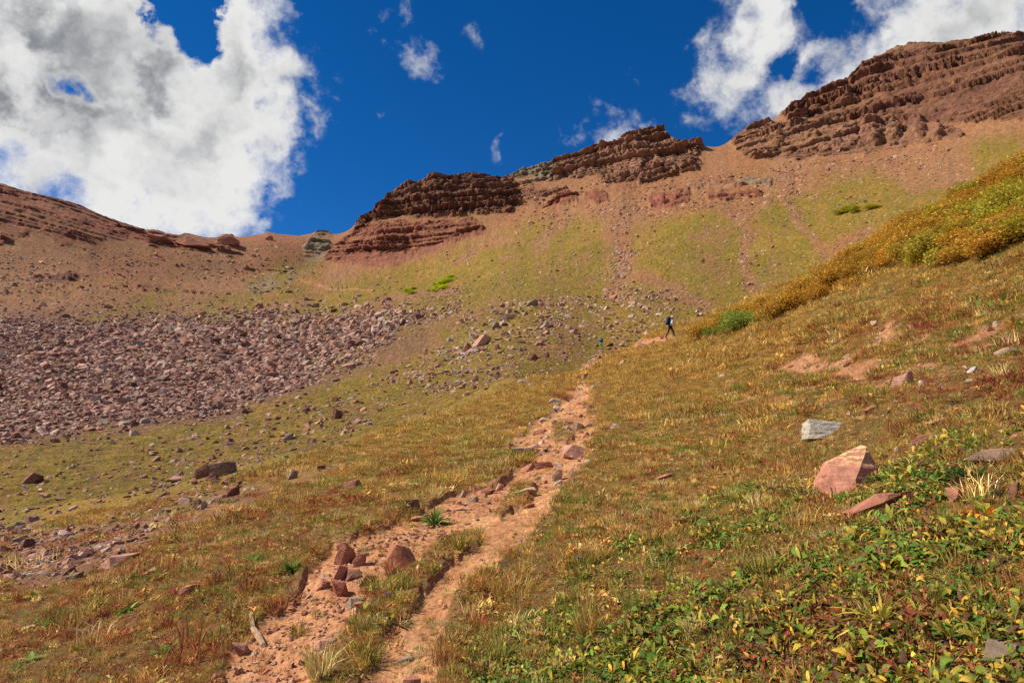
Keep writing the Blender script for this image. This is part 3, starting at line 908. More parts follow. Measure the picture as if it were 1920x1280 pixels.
# ------------------------------------------------------------------ rocks
def hull_mesh(name, pts, rough=0.0, cuts=0, seed=0, unit=True):
    bm = bmesh.new()
    for p in pts: bm.verts.new(p)
    r = bmesh.ops.convex_hull(bm, input=bm.verts)
    bad = list({g for g in r['geom_interior'] + r['geom_unused'] if isinstance(g, bmesh.types.BMVert)})
    bmesh.ops.delete(bm, geom=bad, context='VERTS')
    if cuts:
        bmesh.ops.triangulate(bm, faces=bm.faces[:])
        for _ in range(cuts):
            bmesh.ops.subdivide_edges(bm, edges=bm.edges[:], cuts=1, use_grid_fill=True)
        co = np.array([v.co[:] for v in bm.verts])
        bm.normal_update(); nn = np.array([v.normal[:] for v in bm.verts])
        size = (co.max(0) - co.min(0)).max()
        k = 3.2 / size
        d = rough * size * (0.6 * vnoise(co[:, 0] * k, co[:, 1] * k, co[:, 2] * k * 2.2, seed) + 0.4 * vnoise(co[:, 0] * k * 2.6, co[:, 1] * k * 2.6, co[:, 2] * k * 5, seed + 1))
        co = co + nn * d[:, None]
        for v, c_ in zip(bm.verts, co): v.co = c_
    bmesh.ops.recalc_face_normals(bm, faces=bm.faces[:])
    me = bpy.data.meshes.new(name); bm.to_mesh(me); bm.free()
    if unit:
        co = np.array([v.co[:] for v in me.vertices]); lo, hi = co.min(0), co.max(0)
        co = (co - (lo + hi) / 2) / (hi - lo)
        me.vertices.foreach_set('co', co.astype(np.float32).ravel()); me.update()
    return me


def block_pts(rs, flat=0.6, slant=0.25, n=9, top=(0.35, 0.9)):
    """corners of a broken stone: a lopsided polygon above, another below, a few odd corners between"""
    p = []
    k = rs.choice((4, 5, 5, 6)); a0 = rs.uniform(0, 6.28)
    sk = (rs.uniform(-0.35, 0.35), rs.uniform(-0.35, 0.35)); tl = (rs.uniform(-slant, slant), rs.uniform(-slant, slant))
    for lev, sz in ((-1, rs.uniform(0.85, 1.05)), (1, rs.uniform(*top))):
        for i in range(k):
            a = a0 + 6.283 * (i + rs.uniform(-0.33, 0.33)) / k; r = sz * rs.uniform(0.7, 1.1)
            x_, y_ = r * math.cos(a), r * math.sin(a) * 0.8
            p.append((x_ + sk[0] * lev, y_ + sk[1] * lev, flat * (lev * rs.uniform(0.75, 1.0)) + (tl[0] * x_ + tl[1] * y_ if lev > 0 else 0)))
    for _ in range(2):
        a = rs.uniform(0, 6.28); p.append((1.02 * math.cos(a), 0.85 * math.sin(a), flat * rs.uniform(-0.5, 0.4)))
    return p


rs = random.Random(5)
M_ROCK_I, t, b, o = new_mat('talus_rock')
geo = N(t, 'ShaderNodeNewGeometry')
nf = noise(t, geo.outputs['Position'], 3.0, 6.0, 0.65)
c = val_jit(t, attr(t, 'tint', 'INSTANCER'), nf, 0.75, 1.22)
t.links.new(c, b.inputs['Base Color']); bump(t, b, nf, 0.6, 0.12)

M_ROCK, t, b, o = new_mat('sandstone_rock')
oi = N(t, 'ShaderNodeObjectInfo'); geo = N(t, 'ShaderNodeNewGeometry')
nf = noise(t, geo.outputs['Position'], 9.0, 9.0, 0.68)
mpz = N(t, 'ShaderNodeMapping'); mpz.inputs['Scale'].default_value = (1, 1, 5.0); t.links.new(geo.outputs['Position'], mpz.inputs['Vector'])
nl = noise(t, mpz.outputs[0], 5.0, 5.0, 0.6)
c = val_jit(t, oi.outputs['Color'], nf, 0.70, 1.25)
c = val_jit(t, c, nl, 0.92, 1.08)
lich = noise(t, geo.outputs['Position'], 16.0, 7.0, 0.7)
c = mixc(t, smooth(t, lich, 0.60, 0.66, 0.0, 0.55), c, tuple(lin(150, 138, 108)))
t.links.new(c, b.inputs['Base Color'])
bump(t, b, math_node(t, 'ADD', nf, math_node(t, 'MULTIPLY', nl, 0.3)), 0.7, 0.05)

BLOCKS = [hull_mesh('block', block_pts(rs, rs.uniform(0.45, 0.8), rs.uniform(0.2, 0.6), 9)) for _ in range(12)]
SLABS = [hull_mesh('slab', block_pts(rs, rs.uniform(0.18, 0.32), rs.uniform(0.0, 0.2), 10)) for _ in range(8)]
DETAILED = [hull_mesh('block', block_pts(rs, rs.uniform(0.45, 0.75), rs.uniform(0.1, 0.4), 9, (0.62, 1.0)), 0.020, 3, 40 + i) for i in range(8)]
DET_SLABS = [hull_mesh('slab', block_pts(rs, rs.uniform(0.2, 0.3), rs.uniform(0.0, 0.2), 10), 0.018, 3, 60 + i) for i in range(5)]
for me in BLOCKS + SLABS: me.materials.append(M_ROCK_I)
for me in DETAILED + DET_SLABS: me.materials.append(M_ROCK)
ROCKC = proto_coll('rocks', BLOCKS + SLABS)
TALUS_MESH = [m.copy() for m in BLOCKS + SLABS]
for m in TALUS_MESH: m.materials.clear(); m.materials.append(M_ROCK)
PAL_TALUS = [lin(176, 132, 116), lin(164, 116, 98), lin(190, 148, 126), lin(146, 104, 90), lin(184, 158, 138), lin(132, 94, 80), lin(174, 124, 98), lin(196, 160, 138)]
PAL_PATH = [lin(186, 130, 98), lin(196, 146, 114), lin(168, 110, 82), lin(204, 160, 130), lin(150, 98, 76)]
PAL_RED = [lin(172, 120, 92), lin(186, 136, 108), lin(156, 102, 80), lin(196, 152, 124), lin(140, 92, 72)]
PAL_PALE = [lin(184, 160, 136), lin(172, 146, 122), lin(160, 124, 100), lin(190, 172, 150)]
# region outline as seen, count, median size (m), spread, palette, group, label
REG = [   # median size in pixels of the 1920 px frame at that distance
    ([(-40, 690), (250, 636), (420, 606), (600, 596), (740, 575), (800, 590), (730, 640), (610, 700), (430, 772), (250, 792), (-40, 830)], 12500, 9.0, 0.42, PAL_TALUS, 'T'),
    ([(-40, 600), (250, 600), (420, 600), (610, 590), (480, 630), (250, 650), (-40, 720)], 5000, 6.0, 0.40, PAL_TALUS, 'T'),
    ([(560, 640), (700, 600), (800, 570), (900, 545), (860, 590), (720, 650), (640, 700)], 1500, 5.5, 0.40, PAL_TALUS, 'T'),
    ([(700, 705), (800, 660), (900, 620), (990, 565), (1150, 540), (1335, 560), (1330, 600), (1250, 620), (1130, 640), (1060, 690), (950, 730), (800, 730)], 3300, 5.2, 0.55, PAL_RED + PAL_TALUS + PAL_PALE, 'M'),
    ([(860, 600), (1000, 565), (1080, 600), (1060, 640), (930, 690), (830, 700), (830, 650)], 900, 7.0, 0.50, PAL_TALUS + PAL_PALE, 'M'),
    ([(-40, 840), (430, 785), (700, 705), (1050, 690), (1100, 660), (1000, 720), (640, 870), (400, 930), (200, 985), (-40, 1010)], 2300, 6.0, 0.55, PAL_RED + PAL_PALE + PAL_TALUS, 'G'),
    ([(430, 785), (640, 720), (760, 740), (700, 800), (500, 850), (450, 900), (280, 960), (240, 920)], 700, 8.0, 0.55, PAL_RED + PAL_TALUS, 'G'),
    ([(-40, 985), (120, 980), (230, 1010), (180, 1060), (60, 1085), (-40, 1100)], 900, 10.0, 0.55, PAL_TALUS, 'B'),
    ([(200, 960), (330, 930), (430, 880), (480, 930), (330, 1000), (210, 1040)], 420, 8.5, 0.5, PAL_TALUS + PAL_RED, 'B'),
    ([(-40, 480), (300, 470), (560, 460), (600, 520), (420, 600), (-40, 610)], 3600, 3.6, 0.5, PAL_RED + PAL_PALE, 'U'),
    ([(600, 520), (900, 460), (1000, 420), (1300, 350), (1850, 270), (1900, 320), (1320, 600), (900, 600), (700, 640), (560, 640)], 5200, 3.4, 0.45, PAL_RED + PAL_PALE + PAL_PALE, 'U'),
    ([(950, 360), (1300, 330), (1650, 300), (1800, 270), (1700, 340), (1400, 390), (1150, 420), (960, 430)], 3600, 3.6, 0.5, PAL_RED, 'U'),
    ([(1150, 395), (1180, 440), (1182, 490), (1170, 540), (1148, 530), (1160, 470)], 420, 4.5, 0.4, PAL_RED + PAL_PALE, 'U'),
    ([(1378, 390), (1408, 440), (1402, 490), (1430, 540), (1410, 540), (1388, 480)], 320, 4.5, 0.4, PAL_RED + PAL_PALE, 'U'),
    ([(1465, 360), (1500, 395), (1508, 428), (1490, 420)], 160, 4.0, 0.3, PAL_RED, 'U'),
    ([(400, 1285), (480, 1180), (590, 1070), (700, 1000), (820, 950), (940, 900), (960, 930), (850, 1000), (700, 1090), (690, 1150), (560, 1285)], 1300, 5.5, 0.60, PAL_PATH, 'P'),
    ([(960, 900), (960, 800), (1060, 740), (1090, 690), (1130, 660), (1110, 740), (1130, 800), (1080, 880), (1040, 910)], 420, 8.0, 0.50, PAL_RED + PAL_PALE, 'P'),
    ([(700, 1260), (900, 1030), (1000, 910), (1050, 920), (950, 1040), (830, 1200), (790, 1280)], 220, 3.5, 0.5, PAL_PATH, 'P'),
    ([(1090, 690), (1130, 655), (1260, 618), (1265, 636), (1140, 672), (1110, 700)], 190, 6.5, 0.45, PAL_RED + PAL_PALE, 'P'),
    ([(1380, 780), (1500, 640), (1680, 600), (1880, 590), (1900, 680), (1700, 780), (1500, 790)], 520, 6.0, 0.6, PAL_RED + PAL_PALE, 'S'),
    ([(1000, 760), (1300, 640), (1900, 420), (1910, 1000), (1400, 950), (1100, 900)], 200, 6.0, 0.5, PAL_RED + PAL_PALE, 'S'),
]
allp = []
for poly, n, med, sg, pal, tag_ in [r[:6] for r in REG]:
    q = sample_poly(poly, n)
    if tag_ in 'TMGUB':                         # a soft, clumped edge
        q = q + RNG.normal(0, 7, q.shape) * np.array([1.5, 1.0])
        if tag_ == 'T': q[:, 1] -= np.abs(RNG.normal(0, 16, n)) * (RNG.random(n) < 0.4)
        if tag_ in 'GMU':
            keep = RNG.random(n) < 0.35 + 0.65 * smooths(fbm2(q[:, 0] / 45, q[:, 1] / 30, 3, 500 + len(allp)), -0.2, 0.3)
            q = q[keep]
    x, y = ground_at(q[:, 0], q[:, 1])
    if tag_ in 'UTM':
        _, vsky = None, np.interp(q[:, 0], [p[0] for p in SKYLINE], [p[1] for p in SKYLINE])
        ok = q[:, 1] > vsky + 6
        x, y, q = x[ok], y[ok], q[ok]
    s = med * np.minimum(np.exp(sg * RNG.normal(size=len(x))), 3.2)
    s = s * (y * CP + (ground_h(x, y) - EYE) * SP) / FPX
    k = RNG.integers(0, len(pal), len(x))
    cl = np.array(pal)[k] * RNG.uniform(0.55, 1.05, (len(x), 1))
    flat = RNG.random(len(x)) < 0.58
    idx = np.where(flat, RNG.integers(12, 20, len(x)), RNG.integers(0, 12, len(x)))
    sc_ = np.stack([s, s * RNG.uniform(0.55, 0.95, len(x)), np.where(flat, s * RNG.uniform(0.22, 0.4, len(x)), s * RNG.uniform(0.4, 0.75, len(x)))], 1)
    dep = y * CP + (ground_h(x, y) - EYE) * SP
    allp.append(dict(x=x, y=y, sc=sc_, col=cl, idx=idx, tag=np.array([tag_] * len(x)), px=s / dep * FPX))
CAT = {k: np.concatenate([a[k] for a in allp]) for k in allp[0]}
zz_ = ground_h(CAT['x'], CAT['y'])
nrm = ground_n(CAT['x'], CAT['y'])
eu = slope_euler(nrm, RNG.uniform(0, 2 * math.pi, len(zz_)), 0.30)
zz_ = zz_ + CAT['sc'][:, 2] * 0.16
# the largest stand as rocks of their own
LIMITS = {'T': 45, 'M': 40, 'G': 40, 'B': 22, 'U': 18, 'P': 24, 'S': 12}
single = np.zeros(len(zz_), bool)
for tg, lim in LIMITS.items():
    w = np.where(CAT['tag'] == tg)[0]
    single[w[np.argsort(-CAT['px'][w])[:lim]]] = True
rest = ~single
scatter('talus_gravel', np.stack([CAT['x'], CAT['y'], zz_], 1)[rest], eu[rest], CAT['sc'][rest], CAT['col'][rest], CAT['idx'][rest], ROCKC,
        label='loose red and pinkish stones strewn over slope and trail', category='gravel')
TXT = {'T': ('angular reddish block lying in the dense talus field', 'blocks in the talus field'),
       'M': ('angular rock in the boulder belt below the green mountain slope', 'rocks in the boulder belt'),
       'G': ('loose rock scattered on olive grass below the talus field', 'rocks on the olive grass'),
       'B': ('dark slabby rock in the stony hollow beneath the red grass bank', 'rocks in the stony hollow'),
       'U': ('pale rock dotted on the high scree and turf slope', 'rocks on the high slope'),
       'P': ('reddish stone lying on the worn earth trail', 'stones on the trail'),
       'S': ('small stone lying on the bare soil of the grassy hillside', 'stones on the hillside soil')}
for i in np.where(single)[0]:
    lb, gp = TXT[CAT['tag'][i]]
    o = add('rock', TALUS_MESH[CAT['idx'][i]], None, None, (CAT['x'][i], CAT['y'][i], zz_[i]), label=lb, category='rock', group=gp)
    o.rotation_euler = eu[i]; o.scale = CAT['sc'][i]; o.color = (*CAT['col'][i], 1)


def px_frame(u, v):
    x, y = ground_at([u], [v]); z = ground_h(x, y)
    dep = float(y[0] * CP + (z[0] - EYE) * SP)
    return float(x[0]), float(y[0]), float(z[0]), dep / FPX


OCC = []      # (x, y, radius): kept free of grass


def rock_at(u, v, w, h, label, colr, mesh, yaw=0.0, tilt=0.0, lean=0.0, name='rock', sink=0.18, group=None, deepf=0.8):
    """a rock whose foot is seen at (u, v), w and h pixels wide and tall there"""
    x, y, z, m = px_frame(u, v)
    W_, H_ = w * m, h * m
    o = add(name, mesh, None, None, (x, y + 0.35 * W_ * deepf, 0), label=label, category='boulder' if name == 'boulder' else 'rock', group=group)
    H_ = H_ / (1 - sink)
    o.scale = (W_, W_ * deepf, H_)
    zc = float(ground_h(np.array([x]), np.array([y + 0.2 * W_ * deepf]))[0])
    o.location.z = zc + H_ * (0.5 - sink)
    o.rotation_euler = (lean, tilt, yaw)
    o.color = (*colr, 1)
    OCC.append((x, y + 0.35 * W_ * deepf, 0.33 * W_))
    return o


RED, DRK, PNK, GRY, WHT, TAN = lin(176, 116, 92), lin(128, 86, 70), lin(192, 140, 116), lin(160, 138, 114), lin(196, 186, 170), lin(182, 150, 122)
D, L = DETAILED, DET_SLABS
# the two boulders of the hillside
bp = [(-.50, -.25, -.5), (-.48, -.10, -.10), (-.31, .08, .15), (.27, .22, .5), (.31, .12, .46), (.5, .30, .08), (.52, .2, -.5), (-.45, .5, -.5), (-.2, .5, .12), (.30, .5, .40), (.52, .5, -.5), (.20, -.02, .30), (-.14, -.36, -.22), (-.18, -.44, -.5), (.36, -.20, -.5), (.33, -.04, .05)]
M_BOULD = M_ROCK.copy(); M_BOULD.name = 'lichened_sandstone'
t = M_BOULD.node_tree
bs = [n for n in t.nodes if n.type == 'BSDF_PRINCIPLED'][0]; old = bs.inputs['Base Color'].links[0].from_socket
geo = N(t, 'ShaderNodeNewGeometry'); tcn = N(t, 'ShaderNodeTexCoord')
mpg = N(t, 'ShaderNodeMapping'); mpg.inputs['Scale'].default_value = (5.0, 9.0, 9.0); t.links.new(tcn.outputs['Object'], mpg.inputs['Vector'])
li = noise(t, mpg.outputs[0], 1.6, 6.0, 0.62)
zz = N(t, 'ShaderNodeSeparateXYZ'); t.links.new(tcn.outputs['Object'], zz.inputs[0])
lm = math_node(t, 'MULTIPLY', smooth(t, li, 0.50, 0.56), smooth(t, zz.outputs[2], 0.0, 0.22))
t.links.new(mixc(t, lm, old, tuple(lin(226, 186, 122))), bs.inputs['Base Color'])
bm_ = hull_mesh('boulder', bp, 0.022, 4, 91); bm_.materials.append(M_BOULD)
rock_at(1621, 908, 136, 76, 'large tilted pink sandstone boulder with cream lichen on its top', lin(190, 128, 104), bm_, 0, 0, 0, 'boulder', 0.20, None, 0.9)
wp = [(-.5, -.3, -.5), (-.42, -.2, .15), (-.38, .0, .5), (-.1, .0, .46), (.40, .05, .30), (.5, .1, .10), (.46, -.1, -.25), (.05, -.35, -.3), (.40, -.25, -.5), (-.3, -.42, -.5), (-.4, .5, .3), (.3, .5, .2), (.45, .5, -.5), (-.45, .5, -.5)]
wm = hull_mesh('slab', wp, 0.03, 4, 95); wm.materials.append(M_ROCK)
rock_at(1556, 806, 84, 30, 'whitish grey layered slab lying in the grass above the pink boulder', lin(178, 166, 146), wm, 0, 0, 0, 'boulder', 0.22, None, 0.6)
HERO = [
    (1655, 958, 105, 34, 'flat reddish rock half sunk in leaves just below the pink boulder', RED * 0.9, L[0], 0.3, 0.0), (1890, 868, 110, 24, 'long brown ledge rock with pale crust beside yellow leaves', TAN * 0.75, L[1], 0.1, 0.05),
    (1803, 942, 46, 24, 'small rounded red rock between leafy plants and orange plant', RED * 0.85, D[0], 0.5, 0), (1905, 930, 34, 26, 'brown stone beside the blue-green cushion plant', DRK, D[1], 1.5, 0),
    (1893, 1172, 64, 18, 'flat pinkish slab on dark soil at the leafy corner', PNK * 0.85, L[2], 0.2, 0), (1893, 1250, 82, 42, 'grey-brown rock below the flat pinkish slab at the leafy corner', GRY * 0.6, D[2], 0.8, 0), (1662, 1045, 40, 18, 'dull brown stone sunk among yellowing leaves', DRK * 1.2, D[3], 0.4, 0),
    (1700, 728, 48, 22, 'tilted pinkish slab leaning out of red-brown turf', PNK, L[3], -0.5, -0.35), (1828, 706, 20, 11, 'small white stone in dark red turf', WHT, D[4], 0.2, 0), (1419, 632, 24, 9, 'white stone just below the tip of the willow band', WHT, D[5], 0.2, 0),
    (1355, 698, 18, 7, 'small pale stone on the golden grass slope', TAN, D[6], 0.9, 0), (1762, 783, 42, 11, 'flat pink slab lying above the leafy plants', PNK, L[4], 0.15, 0.0), (1638, 770, 30, 11, 'dull purple-brown slab in grass near the whitish slab', RED * 0.8, L[0], 0.7, 0.1),
    (1735, 826, 44, 16, 'low brown rock in grass behind the pink boulder', RED * 0.75, L[1], 0.2, 0), (1868, 650, 38, 16, 'pinkish block beside bare soil on the hillside', PNK * 0.8, D[7], 0.3, 0), (1900, 638, 56, 22, 'brown rock ledge in turf above the pinkish block', DRK * 1.1, L[2], 0.3, 0.1),
    (1900, 664, 48, 12, 'flat tan slab below the pinkish block on the hillside', TAN * 0.85, L[3], 0.1, 0), (1488, 835, 22, 8, 'slim pale stone below the whitish slab', TAN, L[4], -0.6, -0.2), (1250, 892, 38, 9, 'flat red stone flush with the turf to the side of the trail', RED, L[0], 0.3, 0),
    (1510, 985, 40, 16, 'dusty grey rock amid dry grass and leaves', GRY * 0.85, L[1], 0.2, 0), (1645, 608, 24, 8, 'pale stone on turf under the willow band', TAN, D[0], 0.6, 0),
    # cluster on the trail
    (645, 1062, 40, 38, 'tallest dark-faced block of the rock cluster on the trail', RED * 0.82, D[1], 0.5, 0.1), (672, 1066, 26, 24, 'squat block touching the tallest block of the trail cluster', RED * 0.9, D[2], 0.2, 0), (635, 1086, 30, 24, 'wedge-shaped rock in front of the tallest trail block', RED, D[3], 0.9, 0.35),
    (655, 1086, 38, 18, 'long slanting rock in the middle of the trail cluster', DRK * 1.25, L[2], 0.35, -0.3), (684, 1094, 42, 18, 'flat-topped grey-red rock at the side of the trail cluster', RED * 0.95, D[4], 0.1, -0.1), (636, 1110, 36, 30, 'pyramid-shaped red rock at the foot of the trail cluster', lin(176, 108, 82), D[5], 0.2, 0.0),
    (604, 1102, 26, 16, 'low red rock beside the pyramid-shaped one', RED, D[6], 0.4, 0), (664, 1132, 40, 16, 'flat grey slab on the trail below the cluster', GRY * 0.85, L[3], 0.2, 0), (672, 1136, 24, 12, 'small red stone beside the flat grey trail slab', RED, D[7], 0.8, 0),
    (752, 1062, 64, 44, 'eroded earth-covered rock standing between the two trail strands', lin(170, 108, 78), D[0], 0.1, 0.0), (640, 1027, 24, 14, 'reddish stone on the trail behind the cluster', RED, D[2], 0.3, 0.2), (690, 1030, 20, 9, 'thin red stone behind the eroded rock', RED, L[4], 0.4, 0),
    (771, 958, 30, 22, 'dark humped stone beside the bright green clump', DRK, D[3], 0.3, 0), (782, 968, 46, 10, 'flat orange slab in front of the dark humped stone', lin(190, 126, 96), L[0], 0.3, 0.1), (868, 923, 16, 14, 'upright grey stone on the trail verge', GRY, D[4], 0.2, 0),
    (886, 932, 24, 11, 'flat grey stone on the trail verge', GRY, L[1], 0.1, 0), (866, 948, 34, 6, 'thin pinkish plank-like stone on the trail', PNK, L[2], 0.15, 0), (826, 1002, 16, 12, 'little pale stone on the trail below the green clump', TAN, D[5], 0.6, 0), (910, 914, 40, 10, 'flat red stone at the grassy trail edge', RED, L[3], 0.1, 0),
    (936, 909, 16, 14, 'upright pink stone at the grassy trail edge', PNK, D[6], 0.2, 0.1), (985, 925, 40, 9, 'long flat tan stone crossing the trail', TAN, L[4], 0.1, 0), (990, 942, 26, 8, 'flat reddish stone at the turf island', RED, L[0], 0.3, 0),
    (980, 856, 42, 14, 'pale crusted rock on the trail bend', TAN, D[7], 0.2, 0), (1082, 848, 58, 22, 'broad reddish mound of rock on the upper trail', PNK * 0.95, D[0], 0.2, 0), (1085, 802, 26, 16, 'mottled pale and dark rock on the upper trail', TAN * 0.9, D[1], 0.2, 0),
    (1014, 806, 28, 9, 'brown flat rock beside the turf patch of the upper trail', RED * 0.9, L[1], 0.1, 0), (1018, 786, 24, 7, 'light flat stone at the top of the trail bend', TAN, L[2], 0.1, 0), (1044, 885, 24, 22, 'pointed tan stone at the trail edge', TAN * 0.9, D[2], 0.2, 0.1), (1020, 872, 36, 12, 'reddish rock low on the trail bend', RED * 0.9, D[3], 0.1, 0),
    (990, 875, 30, 14, 'knobbly red rock at the trail bend', RED, D[4], 0.5, 0),
    (450, 1222, 38, 22, 'rounded tan rock under the turf bank of the trail', lin(158, 112, 90), D[5], 0.2, 0), (606, 1208, 46, 16, 'long flat pinkish slab on the rocky trail strand', PNK * 0.9, L[3], 0.25, 0), (756, 1224, 34, 11, 'dusty grey slab set in the sandy trail strand', GRY * 0.8, L[4], 0.2, 0),
    (833, 1139, 11, 10, 'lone small pink pebble on the sandy trail strand', PNK, D[6], 0.2, 0), (770, 1282, 34, 28, 'reddish rock at the foot of the sandy strand', RED * 0.9, D[7], 0.2, 0.1), (408, 1286, 34, 18, 'dark red rock at the foot of the rocky strand', DRK * 1.1, D[0], 0.2, 0), (566, 1236, 16, 10, 'small dark stone on the rocky trail strand', DRK, D[1], 0.2, 0),
    # the hollow and the turf beyond
    (378, 900, 34, 26, 'steep dark boulder in olive grass, smaller of a touching pair', DRK * 1.2, D[2], 0.3, 0.3), (412, 898, 52, 26, 'broad grey-brown boulder in olive grass, larger of a touching pair', lin(132, 102, 82), D[3], 0.2, -0.1), (430, 930, 32, 16, 'flat purple-red slab below the boulder pair', lin(128, 78, 68), L[0], 0.4, -0.3),
    (408, 934, 28, 10, 'pinkish flat stone beside the purple-red slab', PNK * 0.85, L[1], 0.2, 0), (54, 904, 38, 20, 'brown boulder alone in olive grass near the hollow', DRK * 1.3, D[4], 0.3, 0.1), (83, 929, 24, 9, 'pink stone below the lone brown boulder', PNK, D[5], 0.1, 0), (547, 896, 20, 19, 'upright tan block with dark foot in the grass', TAN * 0.7, D[6], 0.2, 0),
    (601, 882, 15, 8, 'dark square stone in grass past the upright tan block', DRK * 0.8, D[7], 0.3, 0), (322, 897, 40, 9, 'long pinkish slab beside the boulder pair', PNK * 0.9, L[2], 0.1, 0), (250, 795, 24, 10, 'dark pointed rock at the foot of the talus', DRK * 0.8, D[0], 0.2, 0.2), (631, 780, 20, 20, 'dark blocky rock with tan face above the grass', DRK, D[1], 0.3, 0),
    (215, 1056, 72, 20, 'wide flat pink slab on the red grass bank', PNK * 0.85, L[3], 0.4, -0.1), (271, 1077, 34, 10, 'slim pink slab on the red grass bank', PNK * 0.9, L[4], 0.5, -0.2), (340, 1122, 50, 22, 'dull red earth-covered rock in the bank of red grass', RED * 0.9, L[0], 0.6, -0.2), (655, 922, 40, 14, 'reddish slab flush with golden grass above the trail', RED * 0.8, L[1], 0.3, -0.1),
    (300, 963, 30, 12, 'grey-brown block on the lower edge of the olive grass', GRY * 0.8, D[2], 0.3, 0.1), (150, 1047, 34, 14, 'dark flat rock in the stony hollow below the lone boulder', DRK, L[2], 0.3, -0.2), (130, 1080, 40, 12, 'tilted grey slab in the stony hollow', GRY * 0.75, L[3], 0.4, -0.3),
    # boulder belt
    (902, 647, 36, 20, 'biggest pinkish boulder of the belt below the green slope', lin(186, 140, 116), D[4], 0.3, 0), (889, 632, 22, 12, 'cream boulder behind the biggest one of the belt', lin(206, 176, 140), D[5], 0.2, 0), (928, 616, 16, 12, 'grey-brown block up-slope of the biggest belt boulder', GRY * 0.8, D[6], 0.2, 0),
    (950, 606, 26, 12, 'pale double boulder beside a green tuft', TAN, D[7], 0.2, 0), (996, 582, 28, 11, 'long grey rock at the top of the boulder belt', GRY * 0.9, L[0], 0.1, -0.15), (878, 655, 18, 14, 'red-brown boulder below the biggest one of the belt', RED * 0.8, D[0], 0.2, 0), (1000, 668, 20, 12, 'dark tilted slab in the lower boulder belt', DRK, D[1], 0.3, 0.3),
    (1022, 665, 20, 10, 'dark layered rock by the dark tilted slab', DRK * 1.1, L[1], 0.2, -0.2), (890, 707, 16, 12, 'pink angular rock on grass below the boulder belt', PNK, D[2], 0.2, 0), (932, 706, 12, 9, 'tan angular rock on grass below the boulder belt', TAN, D[3], 0.2, 0), (978, 724, 32, 9, 'flat grey rock above the golden grass', GRY * 0.85, L[2], 0.2, 0),
    (995, 727, 13, 5, 'white flat stone beside the flat grey rock', WHT, L[3], 0.2, 0), (1113, 672, 30, 8, 'flat tan rock on the trail below the blue-packed hiker', TAN * 0.8, L[4], 0.2, 0), (1143, 653, 16, 6, 'dark flat rock just ahead of the blue-packed hiker', DRK * 0.8, L[0], 0.3, 0),
    (1168, 678, 16, 7, 'pale rock in golden grass beneath the trail', TAN, D[4], 0.3, -0.1), (1219, 641, 16, 5, 'flat tan rock on the trail below the white-shirted hiker', TAN, L[1], 0.1, 0),
]
HERO += [(357, 464, 64, 18, 'pointed red rock knob in the dip of the pass', RED * 0.9, D[0], 0.2, 0.0), (424, 461, 42, 14, 'flat-topped red rock knob in the dip of the pass', RED * 0.9, D[3], 0.2, 0.0),
         (294, 456, 50, 13, 'low red rock knob where the shoulder meets the pass', RED * 0.85, D[5], 0.1, 0.0), (503, 449, 16, 10, 'small upright rock tooth on the pass skyline', RED, D[6], 0.1, 0.2)]
for (u, v, w, h, lb, cl, me, yaw, tilt) in HERO:
    rock_at(u, v, w, h, lb, cl, me, yaw, tilt)

# ------------------------------------------------------------------ grass and leaves
def leaf_material(name, src, trans=0.3, rough=0.6, spec=0.2):
    m, t, b, o = new_mat(name)
    b.inputs['Roughness'].default_value = rough; b.inputs['Specular IOR Level'].default_value = spec
    if src == 'inst':
        c = mixc(t, 1.0, attr(t, 'tint', 'INSTANCER'), attr(t, 'var'), 'MULTIPLY')
    elif src == 'obj':
        c = mixc(t, 1.0, N(t, 'ShaderNodeObjectInfo').outputs['Color'], attr(t, 'var'), 'MULTIPLY')
    else:
        c = attr(t, 'var')
    geo = N(t, 'ShaderNodeNewGeometry')
    c = val_jit(t, c, noise(t, geo.outputs['Position'], 60.0, 3.0, 0.6), 0.8, 1.2)
    t.links.new(c, b.inputs['Base Color'])
    tr = N(t, 'ShaderNodeBsdfTranslucent'); t.links.new(c, tr.inputs['Color'])
    mx = N(t, 'ShaderNodeMixShader'); mx.inputs[0].default_value = trans
    t.links.new(b.outputs[0], mx.inputs[1]); t.links.new(tr.outputs[0], mx.inputs[2]); t.links.new(mx.outputs[0], o.inputs['Surface'])
    return m


M_GRASS = leaf_material('grass_blade', 'inst', 0.30)
M_LEAFI = leaf_material('mat_leaf', 'inst', 0.25, 0.6, 0.2)
M_LEAFO = leaf_material('plant_leaf', 'obj', 0.28, 0.6, 0.2)
M_VAR = leaf_material('shrub_leaf', 'var', 0.25, 0.6, 0.2)


